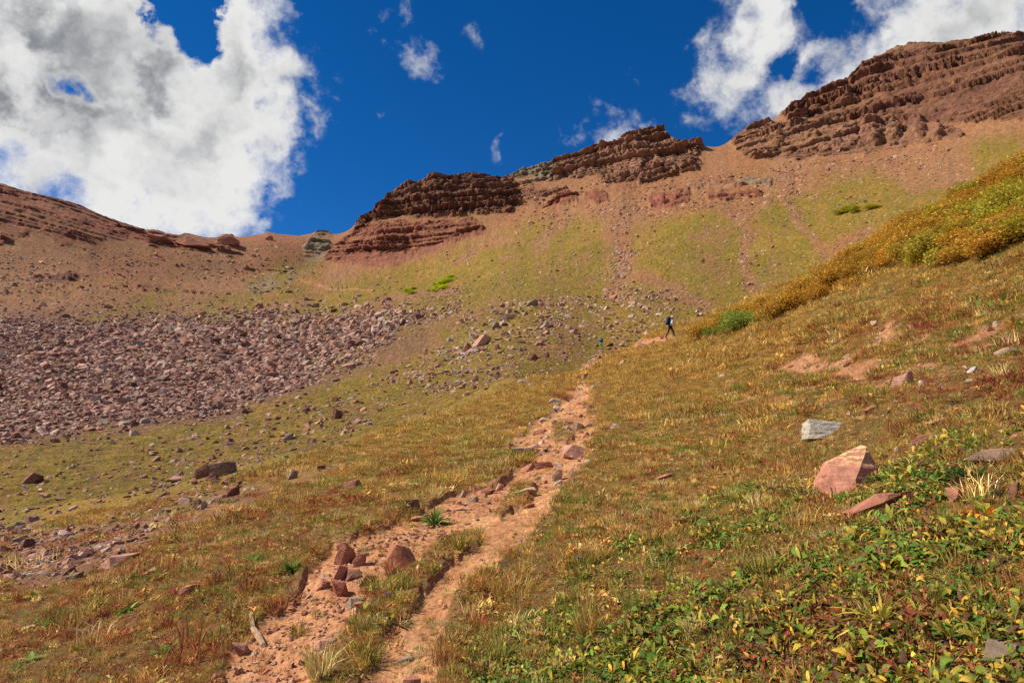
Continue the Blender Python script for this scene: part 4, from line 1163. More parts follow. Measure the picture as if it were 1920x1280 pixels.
def blades(n, rad, rs, wid=0.03, lean=0.55, hvar=0.5, seg=2):
    V, F, C = [], [], []
    for _ in range(n):
        r = rad * math.sqrt(rs.random()); a = rs.uniform(0, 6.283)
        bx, by = r * math.cos(a), r * math.sin(a)
        la = a + rs.normalvariate(0, 0.9); ln = lean * abs(rs.normalvariate(0.5, 0.45)); h = 1 - hvar * rs.random()
        wd = wid * rs.uniform(0.6, 1.3); pa = rs.uniform(0, 6.283); wx, wy = math.cos(pa) * wd, math.sin(pa) * wd
        k = len(V)
        c1 = rs.uniform(0.65, 1.3); cc = (c1 * rs.uniform(0.9, 1.12), c1, c1 * rs.uniform(0.7, 1.1))
        for f, ws in ((0, 1.0), (0.55, 0.8)):
            px = bx + math.cos(la) * ln * f ** 1.8; py = by + math.sin(la) * ln * f ** 1.8; pz = h * f * (1 - 0.15 * ln)
            V += [(px - wx * ws, py - wy * ws, pz), (px + wx * ws, py + wy * ws, pz)]; C += [cc] * 2
        V.append((bx + math.cos(la) * ln, by + math.sin(la) * ln, h * (1 - 0.3 * ln))); C.append(tuple(x * 1.12 for x in cc))
        F += [(k, k + 1, k + 3), (k, k + 3, k + 2), (k + 2, k + 3, k + 4)]
    return V, F, C


def leaf_geo(length, width, rs, base=(0, 0, 0), yaw=0, pitch=0.6, droop=0.8, fold=0.25, seg=5, roll=0.0):
    """one leaf blade: folded at the rib, drooping, pointed"""
    V, F = [], []
    px, py, pz = base; ang = pitch; st = length / seg
    for i in range(seg + 1):
        f = i / seg
        w = width * 0.5 * (math.sin(math.pi * (0.06 + 0.94 * f) ** 0.8) * 0.98 + 0.04) if f < 1 else 0.002 * width
        dx, dy = math.cos(yaw), math.sin(yaw)
        nx, ny = -dy, dx
        for s in (-1, 0, 1):
            V.append((px + nx * w * s, py + ny * w * s, pz + fold * w * abs(s) + roll * w * s))
        px += dx * st * math.cos(ang); py += dy * st * math.cos(ang); pz += st * math.sin(ang); ang -= droop / seg
    for i in range(seg):
        for s in (0, 1):
            a = 3 * i + s
            F.append((a, a + 1, a + 4)); F.append((a, a + 4, a + 3))
    return V, F


rs = random.Random(21)


def tuft_mesh(n, rad, wid, lean=0.55):
    V, F, C = blades(n, rad, rs, wid, lean)
    me = mesh_np('tuft', V, F, {'var': ('FLOAT_COLOR', np.array(C))}); me.materials.append(M_GRASS); return me


TUFTS = [tuft_mesh(34, 0.55, 0.020, 0.7) for _ in range(5)] + [tuft_mesh(60, 1.3, 0.030, 0.8) for _ in range(4)] + [tuft_mesh(46, 0.30, 0.016, 0.75) for _ in range(3)]


def forb_mesh(n, rad, rs, size=(0.25, 0.55)):
    """a low herb: many small leaves at all angles"""
    V, F, C = [], [], []
    for _ in range(n):
        a = rs.uniform(0, 6.283); r = rad * math.sqrt(rs.random()); Lf = rs.uniform(*size); j = rs.uniform(0.55, 1.45)
        v, f = leaf_geo(Lf, Lf * rs.uniform(0.22, 0.45), rs, (r * math.cos(a), r * math.sin(a), rs.uniform(0.0, 0.55)), rs.uniform(0, 6.283), rs.uniform(-0.2, 1.2), rs.uniform(0.2, 1.2), 0.3, 2, rs.uniform(-0.6, 0.6))
        k = len(V); V += v; F += [tuple(x + k for x in q_) for q_ in f]; C += [(j * rs.uniform(0.85, 1.2), j, j * rs.uniform(0.7, 1.1))] * len(v)
    me = mesh_np('forb', V, F, {'var': ('FLOAT_COLOR', np.array(C))}); me.materials.append(M_GRASS); return me


FORBS = [forb_mesh(16, 0.55, rs) for _ in range(4)] + [forb_mesh(26, 1.3, rs, (0.3, 0.7)) for _ in range(3)]
TUFTC = proto_coll('tufts', TUFTS + FORBS)


def leafy_mesh(n, rad, kinds):
    V, F, C = [], [], []
    for _ in range(n):
        a = rs.uniform(0, 6.283); r = rad * math.sqrt(rs.random()); Lf = rs.uniform(0.26, 0.60)
        kc = rs.choice(kinds); j = rs.uniform(0.75, 1.25)
        v, f = leaf_geo(Lf, Lf * rs.uniform(0.24, 0.5), rs, (r * math.cos(a), r * math.sin(a), rs.uniform(0.0, 0.45)), rs.uniform(0, 6.283), rs.uniform(-0.1, 1.35), rs.uniform(0.3, 2.0), rs.uniform(0.2, 0.7), 4, rs.uniform(-0.8, 0.8))
        k = len(V); V += v; F += [tuple(x + k for x in q_) for q_ in f]; C += [tuple(x * j for x in kc)] * len(v)
    bv, bf, bc = blades(7, rad, rs, 0.010, 1.1)
    k = len(V); V += [(x_, y_, z_ * 0.75) for x_, y_, z_ in bv]; F += [tuple(x + k for x in q_) for q_ in bf]
    st_ = lin(168, 132, 80); C += [tuple(np.array(c_) * st_) for c_ in bc]
    me = mesh_np('leaf_patch', V, F, {'var': ('FLOAT_COLOR', np.array(C))}, True); me.materials.append(M_LEAFI); return me


G1, G2, Y1, Y2, B1, B2, R1 = (tuple(lin(*c_)) for c_ in ((92, 116, 38), (122, 138, 50), (160, 150, 56), (188, 150, 56), (132, 84, 46), (102, 64, 40), (130, 60, 42)))
GREEN_M = [leafy_mesh(16, 0.7, [G1, G1, G2, G2, Y1, B1]) for _ in range(4)]
MIX_M = [leafy_mesh(16, 0.7, [G1, G1, G2, Y1, Y2, B1, B2]) for _ in range(4)]
BROWN_M = [leafy_mesh(18, 0.8, [B1, B1, B2, B2, R1, Y1]) for _ in range(4)]
LEAFC = proto_coll('leaves', GREEN_M + MIX_M + BROWN_M)


def occupied(x, y):
    m = np.zeros(len(x), bool)
    for (ox, oy, r) in OCC:
        m |= (x - ox) ** 2 + (y - oy) ** 2 < r * r
    return m


px5 = lambda az: np.interp(az, AZ, Rn[5])
LEAF_ZONE = [(835, 1330), (900, 1190), (1000, 1085), (1150, 1000), (1300, 935), (1420, 892), (1560, 905), (1700, 860), (1770, 800), (1990, 755), (1990, 1330)]
bands = [(2.2, 6, 900, 0.055), (6, 12, 500, 0.066), (12, 25, 190, 0.085), (25, 50, 66, 0.115), (50, 95, 20, 0.16)]
GXs, GYs, GSs, GIs = [], [], [], []
for r0, r1, dn, hh in bands:
    n = int(1.62 * (r1 ** 2 - r0 ** 2) / 2 * dn)
    r = np.sqrt(RNG.uniform(r0 * r0, r1 * r1, n)); az = RNG.uniform(-0.81, 0.81, n)
    ok = r < px5(az) * 1.06
    r, az = r[ok], az[ok]
    GXs.append(r * np.sin(az)); GYs.append(r * np.cos(az)); GSs.append(hh * np.exp(0.32 * RNG.normal(size=len(r)))); 
    fb = RNG.random(len(r)) < 0.45
    GIs.append(np.where(fb, RNG.integers(12, 16, len(r)), RNG.integers(0, 5, len(r))) if r1 <= 12 else np.where(fb, RNG.integers(16, 19, len(r)), RNG.integers(5, 9, len(r))))
gx, gy, gs, gid = (np.concatenate(a_) for a_ in (GXs, GYs, GSs, GIs))
tmk, tdd = trail_mask(gx, gy); smk = soil_mask(gx, gy)
gz = ground_h(gx, gy)
gu, gv = project(gx, gy, gz)
lz = smooths(sdpoly(gu + 30 * fbm2(gx * 2, gy * 2, 3, 611), gv + 25 * fbm2(gx * 2 + 9, gy * 2, 3, 612), LEAF_ZONE), 30, -60)
rr_ = np.clip(np.hypot(gx, gy) / 5, 1, 6)
keep = (tdd + 0.10 * rr_ * (fbm2(gx * 3 / rr_, gy * 3 / rr_, 3, 623, 0.7) + 0.35 * RNG.normal(size=len(gx)) - 0.15) > 0.0) & (RNG.random(len(gx)) > 0.98 * smk) & (RNG.random(len(gx)) > 0.25 * lz) & ~occupied(gx, gy)
# thinner turf in places so that the earth shows
thin = fbm2(gx / 0.9, gy / 0.9, 3, 620)
hn_ = fbm2(np.arctan2(gx, gy) / 0.04, np.log(np.hypot(gx, gy)) / 0.08, 4, 624, 0.6)
gs = gs * (0.60 + 0.9 * smooths(hn_, -0.3, 0.5) ** 1.3)
keep &= RNG.random(len(gx)) < 0.72 + 0.4 * smooths(thin, -0.35, 0.15)
keep &= RNG.random(len(gx)) > 0.93 * smooths(sdpoly(gu + 26 * fbm2(gu / 60, gv / 40, 4, 421), gv + 16 * fbm2(gu / 60 + 31, gv / 40, 4, 425), HOLLOW), 10, -6)
# stray tufts on the trail itself
keep |= (tdd < 0) & (RNG.random(len(gx)) < 0.05 + 0.10 * smooths(fbm2(gx * 1.5, gy * 1.5, 3, 622), 0.1, 0.4)) & (gs < 0.09)
gx, gy, gs, gid, gz, gu, gv, lz = (a_[keep] for a_ in (gx, gy, gs, gid, gz, gu, gv, lz))
gr = np.hypot(gx, gy)
P_OCH, P_GOLD, P_RED, P_RUST, P_GRN, P_OLV, P_STRAW = lin(194, 156, 84), lin(214, 174, 98), lin(152, 78, 60), lin(182, 118, 76), lin(116, 136, 56), lin(158, 146, 70), lin(226, 200, 136)
ga_, gl_ = np.arctan2(gx, gy), np.log(gr); pn1 = fbm2(ga_ / 0.10, gl_ / 0.20, 4, 631, 0.6); pn2 = fbm2(ga_ / 0.035 + 7, gl_ / 0.075, 4, 641, 0.6)
leftw = smooths(gu, 900, 300) * smooths(gr, 26, 12)
rightred = smooths(np.hypot((gu - 1750) / 260, (gv - 680) / 110), 1.3, 0.4)
w = np.stack([
    0.9 + 0.8 * smooths(pn1, -0.2, 0.5),
    0.45 + 1.1 * smooths(gr, 14, 45) * smooths(pn1, -0.5, 0.3),
    (0.25 + 1.4 * leftw + 1.6 * rightred) * smooths(pn2, -0.15, 0.30) * 1.5,
    0.5 + 0.9 * leftw + 0.4 * rightred,
    (0.7 + 0.4 * lz) * smooths(-pn2, -0.25, 0.35) * (1 - 0.6 * smooths(gr, 20, 60)),
    0.75 * smooths(-pn1, -0.3, 0.4) + 0.2,
    0.10 + 0.10 * RNG.random(len(gx))], 1)
w /= w.sum(1, keepdims=True)
pick = (RNG.random(len(gx))[:, None] > np.cumsum(w, 1)).sum(1).clip(0, 6)
gcol = np.array([P_OCH, P_GOLD, P_RED, P_RUST, P_GRN, P_OLV, P_STRAW])[pick] * np.exp(0.24 * RNG.normal(size=(len(gx), 1)))
n_ = len(gx)
gs *= np.where((pick == 6) & (gid < 12), 1.3, 1.0) * (1 + 0.30 * smooths(gr, 14, 30) * (pick < 2)) * np.where(gid >= 12, 0.8, 1.0)
rot = np.stack([RNG.normal(0, 0.12, n_), RNG.normal(0, 0.12, n_), RNG.uniform(0, 6.283, n_)], 1)
scl = np.stack([gs * RNG.uniform(0.9, 1.4, n_)] * 2 + [gs * RNG.uniform(0.7, 1.2, n_)], 1)
sq = sample_poly([(660, 1300), (720, 1200), (800, 1100), (900, 1020), (960, 950), (1000, 900), (1060, 880), (1020, 960), (950, 1040), (870, 1110), (830, 1220), (790, 1300)], 900)
sx_, sy_ = ground_at(sq[:, 0], sq[:, 1]); sk_ = fbm2(sx_ * 2.2, sy_ * 2.2, 3, 626) + 0.25 * RNG.normal(size=len(sx_)) > 0.05
sx_, sy_ = sx_[sk_], sy_[sk_]; m_ = len(sx_)
gx, gy, gz = np.append(gx, sx_), np.append(gy, sy_), np.append(gz, ground_h(sx_, sy_) + 0.008)
rot = np.concatenate([rot, np.stack([1.35 + RNG.normal(0, 0.15, m_), RNG.normal(0, 0.2, m_), RNG.uniform(0, 6.283, m_)], 1)])
scl = np.concatenate([scl, np.repeat(RNG.uniform(0.05, 0.10, (m_, 1)), 3, 1) * np.array([[0.8, 0.25, 0.8]])])
gcol = np.concatenate([gcol, P_STRAW * RNG.uniform(0.55, 0.95, (m_, 1))]); gid = np.append(gid, RNG.integers(0, 5, m_))
scatter('grass', np.stack([gx, gy, gz - 0.005], 1), rot, scl, gcol, gid, TUFTC, label='short autumn grass in ochre, rust and olive on the near slope', category='grass')

# mat of broad leaves beside the trail
q = sample_poly(LEAF_ZONE, 21000)
q = q[RNG.random(len(q)) < 1.0]
lx, ly = ground_at(q[:, 0], np.minimum(q[:, 1], 1400))
# world density: thin the far end of the zone, where the view is flat
tk, _ = trail_mask(lx, ly); ln = fbm2(lx * 1.4, ly * 1.4, 4, 651)
brown = smooths(np.hypot((q[:, 0] - 1560) / 420, (q[:, 1] - 1215) / 130), 1.15, 0.35)
lkeep = (tk < 0.3) & (RNG.random(len(lx)) < np.clip(0.02 + 0.62 * smooths(ln, -0.22, 0.32) * (0.55 + 0.45 * smooths(q[:, 0], 900, 1250)) + 0.25 * brown, 0, 0.7)) & ~occupied(lx, ly) & (RNG.random(len(lx)) > 0.7 * soil_mask(lx, ly))
lx, ly, q, brown, ln = lx[lkeep], ly[lkeep], q[lkeep], brown[lkeep], ln[lkeep]
n_ = len(lx); lr = np.hypot(lx, ly)
kind = np.where(RNG.random(n_) < 0.75 * brown, 2, np.where(RNG.random(n_) < 0.5 + 0.4 * smooths(q[:, 0], 1300, 1800), 1, 0))
ls = np.clip(0.070 * np.exp(0.36 * RNG.normal(size=n_)), 0.05, 0.17) * np.where(kind == 2, 0.8, 1.0) * (0.75 + 0.25 * smooths(q[:, 0], 1000, 1400))
lidx = kind * 4 + RNG.integers(0, 4, n_)
ltint = np.exp(0.22 * RNG.normal(size=(n_, 1))) * np.exp(0.10 * RNG.normal(size=(n_, 1)) * np.array([[1, 0, -1]]))
scatter('leaf_ground_cover', np.stack([lx, ly, ground_h(lx, ly) - 0.006], 1), slope_euler(ground_n(lx, ly), RNG.uniform(0, 6.283, n_), 0.15),
        np.stack([ls, ls, ls * RNG.uniform(0.6, 1.1, n_)], 1), ltint, lidx, LEAFC, label='mat of green, yellow and withered brown leaves beside the trail', category='ground cover')

# ------------------------------------------------------------------ single plants
def leaf_mesh(length, width, pitch, droop, fold, seed):
    r_ = random.Random(seed)
    v, f = leaf_geo(1.0, width / length, r_, (0, 0, 0), 0, pitch, droop, fold, 6)
    va = np.array(v); c_ = np.ones((len(v), 3)); c_[1::3] *= 1.18
    tip = np.clip((va[:, 0] - 0.62) * 1.2, 0, 1)[:, None]
    c_ = c_ * (1 - tip * np.array([0.0, 0.12, 0.1]))
    me = mesh_np('leaf', v, f, {'var': ('FLOAT_COLOR', c_)}, True); me.materials.append(M_LEAFO); return me


LANCE = [leaf_mesh(1, w_, p_, d_, 0.35, i) for i, (w_, p_, d_) in enumerate(((0.09, 1.1, 1.3), (0.11, 0.7, 1.0), (0.08, 1.3, 0.9), (0.12, 0.4, 0.7)))]
BROAD = [leaf_mesh(1, w_, p_, d_, 0.3, 10 + i) for i, (w_, p_, d_) in enumerate(((0.30, 0.9, 1.3), (0.36, 0.6, 1.4), (0.26, 1.1, 1.2), (0.33, 0.3, 1.0)))]


def plant(u, v, size_px, n, meshes, cols, label, cat='plant', name='leafy_plant', group=None, spread_=1.0, up=1.0, xyz=None):
    if xyz is None:
        x, y, z, m = px_frame(u, v); size = size_px * m
    else:
        (x, y, z), size = xyz, size_px
    r_ = random.Random(int(x * 1000) + int(y * 777))
    root = add(name, None, None, None, (x, y, z - 0.008), label=label, category=cat, group=group)
    for i in range(n):
        a = i * 2.39996 + r_.uniform(-0.4, 0.4)
        o = add('leaf', meshes[r_.randrange(len(meshes))], None, root)
        rr = 0.10 * size * spread_ * r_.random()
        o.location = (rr * math.cos(a), rr * math.sin(a), 0)
        s = size * r_.uniform(0.45, 0.75)
        o.scale = (s * spread_, s, s * up)
        o.rotation_euler = (r_.uniform(-0.25, 0.25), r_.uniform(-0.35, 0.35), a)
        c_ = np.array(cols[r_.randrange(len(cols))]) * r_.uniform(0.8, 1.2)
        o.color = (*c_, 1)
    return root


BG = [tuple(lin(*c_)) for c_ in ((84, 124, 44), (108, 148, 54), (70, 104, 42), (140, 158, 72))]
YG = [tuple(lin(*c_)) for c_ in ((176, 160, 60), (196, 172, 66), (140, 140, 50), (206, 178, 84), (120, 120, 40))]
OR = [tuple(lin(*c_)) for c_ in ((212, 150, 44), (224, 168, 54), (196, 120, 40), (160, 150, 50), (120, 124, 42))]
TL = [tuple(lin(*c_)) for c_ in ((72, 104, 58), (60, 92, 50), (92, 118, 60))]
plant(815, 972, 58, 64, LANCE, BG, 'bright green narrow-leaved clump on the rocky trail edge', up=1.1)
plant(1652, 1165, 140, 34, LANCE, YG, 'large yellowing lance-leaved plant spread over brown leaf litter', up=0.8)
plant(1515, 1200, 70, 16, BROAD, YG + OR, 'yellow broad-leaved plant beside the yellowing lance-leaved one')
plant(1845, 975, 70, 26, BROAD, OR, 'orange and yellow leaved plant glowing among dark leaves', up=1.2)
plant(1820, 905, 66, 90, LANCE, TL, 'blue-green feathery cushion plant beyond the orange plant', up=0.8, spread_=2.0)
plant(1905, 605, 44, 16, BROAD, OR, 'orange-leaved plant high on the hillside turf')
plant(1660, 905, 64, 30, BROAD, YG + BG, 'yellow-green leafy plant growing against the pink boulder', up=0.9)
plant(545, 1075, 64, 56, LANCE, BG, 'dark green spiky clump on the turf bank above the trail', up=0.8)
plant(470, 1060, 44, 30, LANCE, BG, 'smaller green clump behind the spiky one on the bank', up=0.8)
plant(565, 1030, 30, 12, LANCE, BG + YG, 'little green sprig at the grassy edge above the rock cluster')
plant(438, 1150, 44, 30, LANCE, BG, 'green tuft low on the red grass bank', up=0.8)
plant(240, 1140, 40, 22, BROAD, BG, 'broad green plant in the middle of the red grass bank', up=0.6)
plant(66, 1115, 32, 9, BROAD, OR, 'small orange-leaved plant on the red grass bank')
plant(330, 1040, 30, 9, BROAD, OR + YG, 'yellow-orange sprig at the top of the red grass bank')
plant(775, 975, 26, 8, BROAD, YG + BG, 'small yellow-green sprig by the dark humped stone')
plant(1225, 1270, 56, 26, LANCE, YG + BG, 'upright yellow-green plant at the foot of the leaf mat', up=1.4)
plant(1530, 1275, 52, 22, BROAD, BG + YG, 'pale green plant at the foot of the brown leaf litter')
plant(1090, 1085, 40, 26, LANCE, BG + YG, 'green-yellow grassy clump beside the sandy trail strand', up=1.2)
plant(60, 1235, 46, 18, BROAD, BG, 'green leafy plant at the bottom of the red grass bank', up=0.6)
plant(310, 1220, 56, 34, LANCE, BG, 'dark green grassy clump at the bottom of the red grass bank', up=0.8)
plant(1000, 710, 30, 10, LANCE, BG, 'fresh green tuft beside the upper trail', up=0.7) if False else None
plant(1735, 700, 34, 10, LANCE, BG, 'green tuft among red turf under the tilted slab', up=0.6)
plant(1600, 1000, 46, 10, BROAD, YG, 'pale yellow leafy plant by the flat sunken rock')
# the rosettes one can pick out of the leaf mat
zone = sample_poly([(900, 1260), (1150, 1040), (1400, 920), (1560, 920), (1720, 880), (1900, 800), (1915, 1275), (920, 1275)], 420)
zx, zy = ground_at(zone[:, 0], zone[:, 1]); zt, _ = trail_mask(zx, zy)
ok = (zt < 0.2) & ~occupied(zx, zy)
zx, zy, zone = zx[ok], zy[ok], zone[ok]
order = np.argsort(np.hypot(zx, zy))[:210]
GROUPS = [([G1, G2, G1], 'low green broad-leaved plant in the leaf mat beside the trail', 'green plants of the leaf mat'),
          ([Y1, G2, Y1, Y2], 'low yellowing broad-leaved plant in the leaf mat beside the trail', 'yellowing plants of the leaf mat'),
          ([B1, B2, B1, R1, Y2], 'withered brown plant curling in the leaf mat beside the trail', 'withered plants of the leaf mat')]
for j in order:
    br = max(0, 1 - math.hypot((zone[j, 0] - 1560) / 420, (zone[j, 1] - 1215) / 130))
    g_ = 2 if random.random() < br * 0.9 else (1 if random.random() < 0.45 else 0)
    cols, lb, gp = GROUPS[g_]
    plant(0, 0, random.uniform(0.07, 0.13), random.choice((7, 8, 9)), BROAD + LANCE[:2], cols, lb, group=gp, xyz=(zx[j], zy[j], float(ground_h(zx[j:j + 1], zy[j:j + 1])[0])), up=0.8)


# tall dry grass clumps
def grass_clump(u, v, size_px, n, colr, label, wid=0.018, lean=0.8):
    x, y, z, m = px_frame(u, v)
    r_ = random.Random(int(u * 7 + v))
    V, F, C = blades(n, 0.28, r_, wid, lean)
    C = np.array(C) * np.array(colr)
    me = mesh_np('grass_clump', np.array(V) * size_px * m, F, {'var': ('FLOAT_COLOR', C)}); me.materials.append(M_VAR)
    add('grass_clump', me, None, None, (x, y, z - 0.01), label=label, category='grass')


CLUMPS = [(1435, 1085, 70, P_OLV, 'olive-brown tall grass clump standing in the leaf mat'), (1420, 965, 50, P_STRAW, 'straw-coloured grass clump drooping above the leaf mat'), (1225, 1020, 50, P_OCH, 'ochre grass clump at the upper edge of the leaf mat'),
          (600, 1275, 80, P_STRAW, 'straw grass clump at the foot of the strip between trail strands'), (690, 1235, 60, P_OLV, 'dark olive tuft on the strip between trail strands'), (760, 1110, 44, P_OLV, 'olive tuft beside the eroded rock between trail strands'),
          (730, 1085, 40, P_RUST, 'rusty dry grass tuft beside the trail rock cluster'), (860, 1035, 44, P_OLV, 'short dark tuft on the turf strip up the trail'), (815, 935, 40, P_STRAW, 'pale dry stalks behind the bright green clump'), (1845, 1215, 60, P_OLV, 'olive grass clump near the flat slab at the leafy corner'),
          (1350, 1010, 44, P_OLV, 'olive grass tuft inside the leaf mat'), (1100, 1190, 60, P_OCH, 'ochre grass clump beside the sandy strand'), (980, 1085, 46, P_OCH, 'golden grass tuft at the edge of the sandy strand'), (1300, 1190, 54, P_STRAW, 'straw grass tuft among brown leaves'),
          (1650, 985, 34, P_STRAW, 'dry grass tuft between the boulder and the sunken rock'), (940, 1230, 56, P_OLV, 'dark olive tuft beside the sandy strand'), (560, 1180, 40, P_OLV, 'small olive tuft on the rocky strand edge'), (130, 1190, 50, P_RUST, 'rust-coloured grass tuft on the red grass bank'),
          (400, 1100, 44, P_RED, 'dark red grass tuft on the red grass bank'), (1880, 720, 46, P_STRAW, 'tall pale stalks in the turf below the hillside ledge')]
for (u, v, s, cl, lb) in CLUMPS:
    grass_clump(u, v, s, 90 if s > 50 else 60, cl * 0.95, lb)


# red-seeded sprigs among the leaves
def sprig(u, v, h_px, label, colr=(0.24, 0.03, 0.03)):
    x, y, z, m = px_frame(u, v); h = h_px * m; r_ = random.Random(int(u * 3 + v))
    root = add('seed_sprig', None, None, None, (x, y, z - 0.005), label=label, category='plant', group='red-seeded sprigs')
    V, F = [], []; tips = []
    for i in range(5):
        a = r_.uniform(0, 6.28); ln = r_.uniform(0.1, 0.35) * h; k = len(V); w = 0.006 * h + 0.0012; hh = h * r_.uniform(0.7, 1)
        for f in (0, 1):
            for q_ in (0, 2.1, 4.2):
                V.append((ln * f * math.cos(a) + w * math.cos(q_), ln * f * math.sin(a) + w * math.sin(q_), hh * f))
        F += [(k + j, k + (j + 1) % 3, k + 3 + (j + 1) % 3) for j in range(3)] + [(k + j, k + 3 + (j + 1) % 3, k + 3 + j) for j in range(3)]
        tips.append((ln * math.cos(a), ln * math.sin(a), hh))
    me = mesh_np('stem', V, F, {'var': ('FLOAT_COLOR', np.full((len(V), 3), 0.08))}); me.materials.append(M_VAR); add('stem', me, None, root)
    V, F = [], []
    for (tx_, ty_, tz_) in tips:
        for _ in range(7):
            s = 0.05 * h; c0 = (tx_ + r_.uniform(-s, s), ty_ + r_.uniform(-s, s), tz_ - r_.random() * 0.35 * h); k = len(V); e = 0.03 * h
            V += [(c0[0] + e, c0[1], c0[2]), (c0[0] - e, c0[1], c0[2]), (c0[0], c0[1] + e, c0[2]), (c0[0], c0[1] - e, c0[2]), (c0[0], c0[1], c0[2] + e), (c0[0], c0[1], c0[2] - e)]
            F += [(k, k + 2, k + 4), (k + 2, k + 1, k + 4), (k + 1, k + 3, k + 4), (k + 3, k, k + 4), (k + 2, k, k + 5), (k + 1, k + 2, k + 5), (k + 3, k + 1, k + 5), (k, k + 3, k + 5)]
    me = mesh_np('seed_head', V, F, {'var': ('FLOAT_COLOR', np.tile(np.array(colr), (len(V), 1)))}); me.materials.append(M_VAR); add('seed_head', me, None, root)


for (u, v, h_) in ((1874, 935, 42), (1790, 930, 34), (1715, 962, 40), (1740, 975, 30), (1700, 945, 34), (1510, 945, 28), (1565, 940, 22), (885, 1265, 40), (905, 1275, 46), (1440, 930, 22)):
    sprig(u, v, h_, 'dark red seed-headed sprig rising out of green leaves')


# tiny blue gentians by the trail
def gentian(u, v, label):
    x, y, z, m = px_frame(u, v); r_ = random.Random(int(u)); s = 0.045
    root = add('wildflower', None, None, None, (x, y, z), label=label, category='flower')
    V = [(-.003, 0, 0), (.003, 0, 0), (.003, 0, 0.07), (-.003, 0, 0.07), (0, -.003, 0), (0, .003, 0), (0, .003, .07), (0, -.003, .07)]
    me = mesh_np('stem', V, [(0, 1, 2, 3), (4, 5, 6, 7)], {'var': ('FLOAT_COLOR', np.tile(np.array(G1), (8, 1)))}); me.materials.append(M_VAR); add('stem', me, None, root)
    for i in range(5):
        vv, ff = leaf_geo(s * 0.7, s * 0.4, r_, (0, 0, 0.068), i * 1.2566, 0.8, 0.6, 0.2, 3)
        me = mesh_np('petal', vv, ff, {'var': ('FLOAT_COLOR', np.tile(lin(104, 100, 190), (len(vv), 1)))}); me.materials.append(M_VAR); add('petal', me, None, root)


gentian(724, 1142, 'tiny blue flower on the turf strip below the trail rock cluster'); gentian(978, 1033, 'tiny blue flower beside the sandy strand'); gentian(1085, 1062, 'tiny blue flower in grass to the side of the trail'); gentian(1785, 768, 'tiny blue flower in turf above the leafy plants')

# weathered stick at the trail bank
x, y, z, m = px_frame(482, 1190)
bm = bmesh.new(); pr = None
pth = [(470, 1165, .05), (474, 1178, .03), (484, 1192, .02), (494, 1206, .015)]
rings = []
for i, (u, v, up_) in enumerate(pth):
    a_, b_, c_, m_ = px_frame(u, v); w_ = (0.020, 0.024, 0.030, 0.022)[i]
    rings.append([bm.verts.new((a_ + w_ * math.cos(k * 1.0472), b_ + 0.2 * w_ * math.sin(k), c_ + up_ + w_ * math.sin(k * 1.0472))) for k in range(6)])
for r0, r1 in zip(rings[:-1], rings[1:]):
    for k in range(6): bm.faces.new((r0[k], r0[(k + 1) % 6], r1[(k + 1) % 6], r1[k]))
bm.faces.new(rings[0][::-1]); bm.faces.new(rings[-1])
me = bpy.data.meshes.new('stick'); bm.to_mesh(me); bm.free(); me.materials.append(M_ROCK)
o = add('stick', me, None, None, None, label='weathered bare stick hanging over the turf bank of the trail', category='stick'); o.color = (*lin(176, 146, 112), 1)

# ------------------------------------------------------------------ willow shrubs along the crest of the near slope
def shrub_meshes(n, seed):
    r_ = random.Random(seed)
    lumps = [(r_.uniform(-0.28, 0.28), r_.uniform(-0.28, 0.28), r_.uniform(0.18, 0.40), r_.uniform(0.18, 0.32)) for _ in range(7)]
    V, F, C = [], [], []
    for _ in range(n):
        lx_, ly_, lz_, lr_ = lumps[r_.randrange(len(lumps))]
        d_ = Vector((r_.gauss(0, 1), r_.gauss(0, 1), r_.gauss(0.35, 1))).normalized() * lr_ * (0.45 + 0.65 * r_.random() ** 0.5)
        p = Vector((lx_, ly_, lz_)) + d_
        if p.z < 0.0: continue
        a = r_.uniform(0, 6.283); Lf = r_.uniform(0.035, 0.07); el = r_.uniform(-0.4, 1.2)
        ax = Vector((math.cos(a) * math.cos(el), math.sin(a) * math.cos(el), math.sin(el))); sd = ax.cross(Vector((r_.gauss(0, .5), r_.gauss(0, .5), 1))).normalized()
        k = len(V); w_ = Lf * 0.34
        V += [tuple(p), tuple(p + ax * Lf * 0.5 + sd * w_), tuple(p + ax * Lf), tuple(p + ax * Lf * 0.5 - sd * w_)]
        F += [(k, k + 1, k + 2), (k, k + 2, k + 3)]
        j = r_.uniform(0.7, 1.3); C += [(j * r_.uniform(0.85, 1.15), j * r_.uniform(0.9, 1.15), j * r_.uniform(0.6, 1.2))] * 4
    fo = mesh_np('foliage', V, F, {'var': ('FLOAT_COLOR', np.array(C))}); fo.materials.append(M_LEAFO)
    V, F = [], []
    for i in range(9):
        a = r_.uniform(0, 6.283); ln = r_.uniform(0.1, 0.42); h = r_.uniform(0.25, 0.5); k = len(V)
        for f, w_ in ((0, 0.012), (0.5, 0.008), (1, 0.003)):
            cx, cy, cz = ln * f ** 1.3 * math.cos(a), ln * f ** 1.3 * math.sin(a), h * f
            V += [(cx + w_ * math.cos(t_), cy + w_ * math.sin(t_), cz) for t_ in (0, 2.1, 4.2)]
        for s in (0, 3):
            F += [(k + s + j, k + s + (j + 1) % 3, k + s + 3 + (j + 1) % 3) for j in range(3)] + [(k + s + j, k + s + 3 + (j + 1) % 3, k + s + 3 + j) for j in range(3)]
    st = mesh_np('stem', V, F, {'var': ('FLOAT_COLOR', np.tile(lin(96, 70, 50), (len(V), 1)))}); st.materials.append(M_VAR)
    return fo, st


SHRUBS = [shrub_meshes(1500, 70 + i) for i in range(5)]


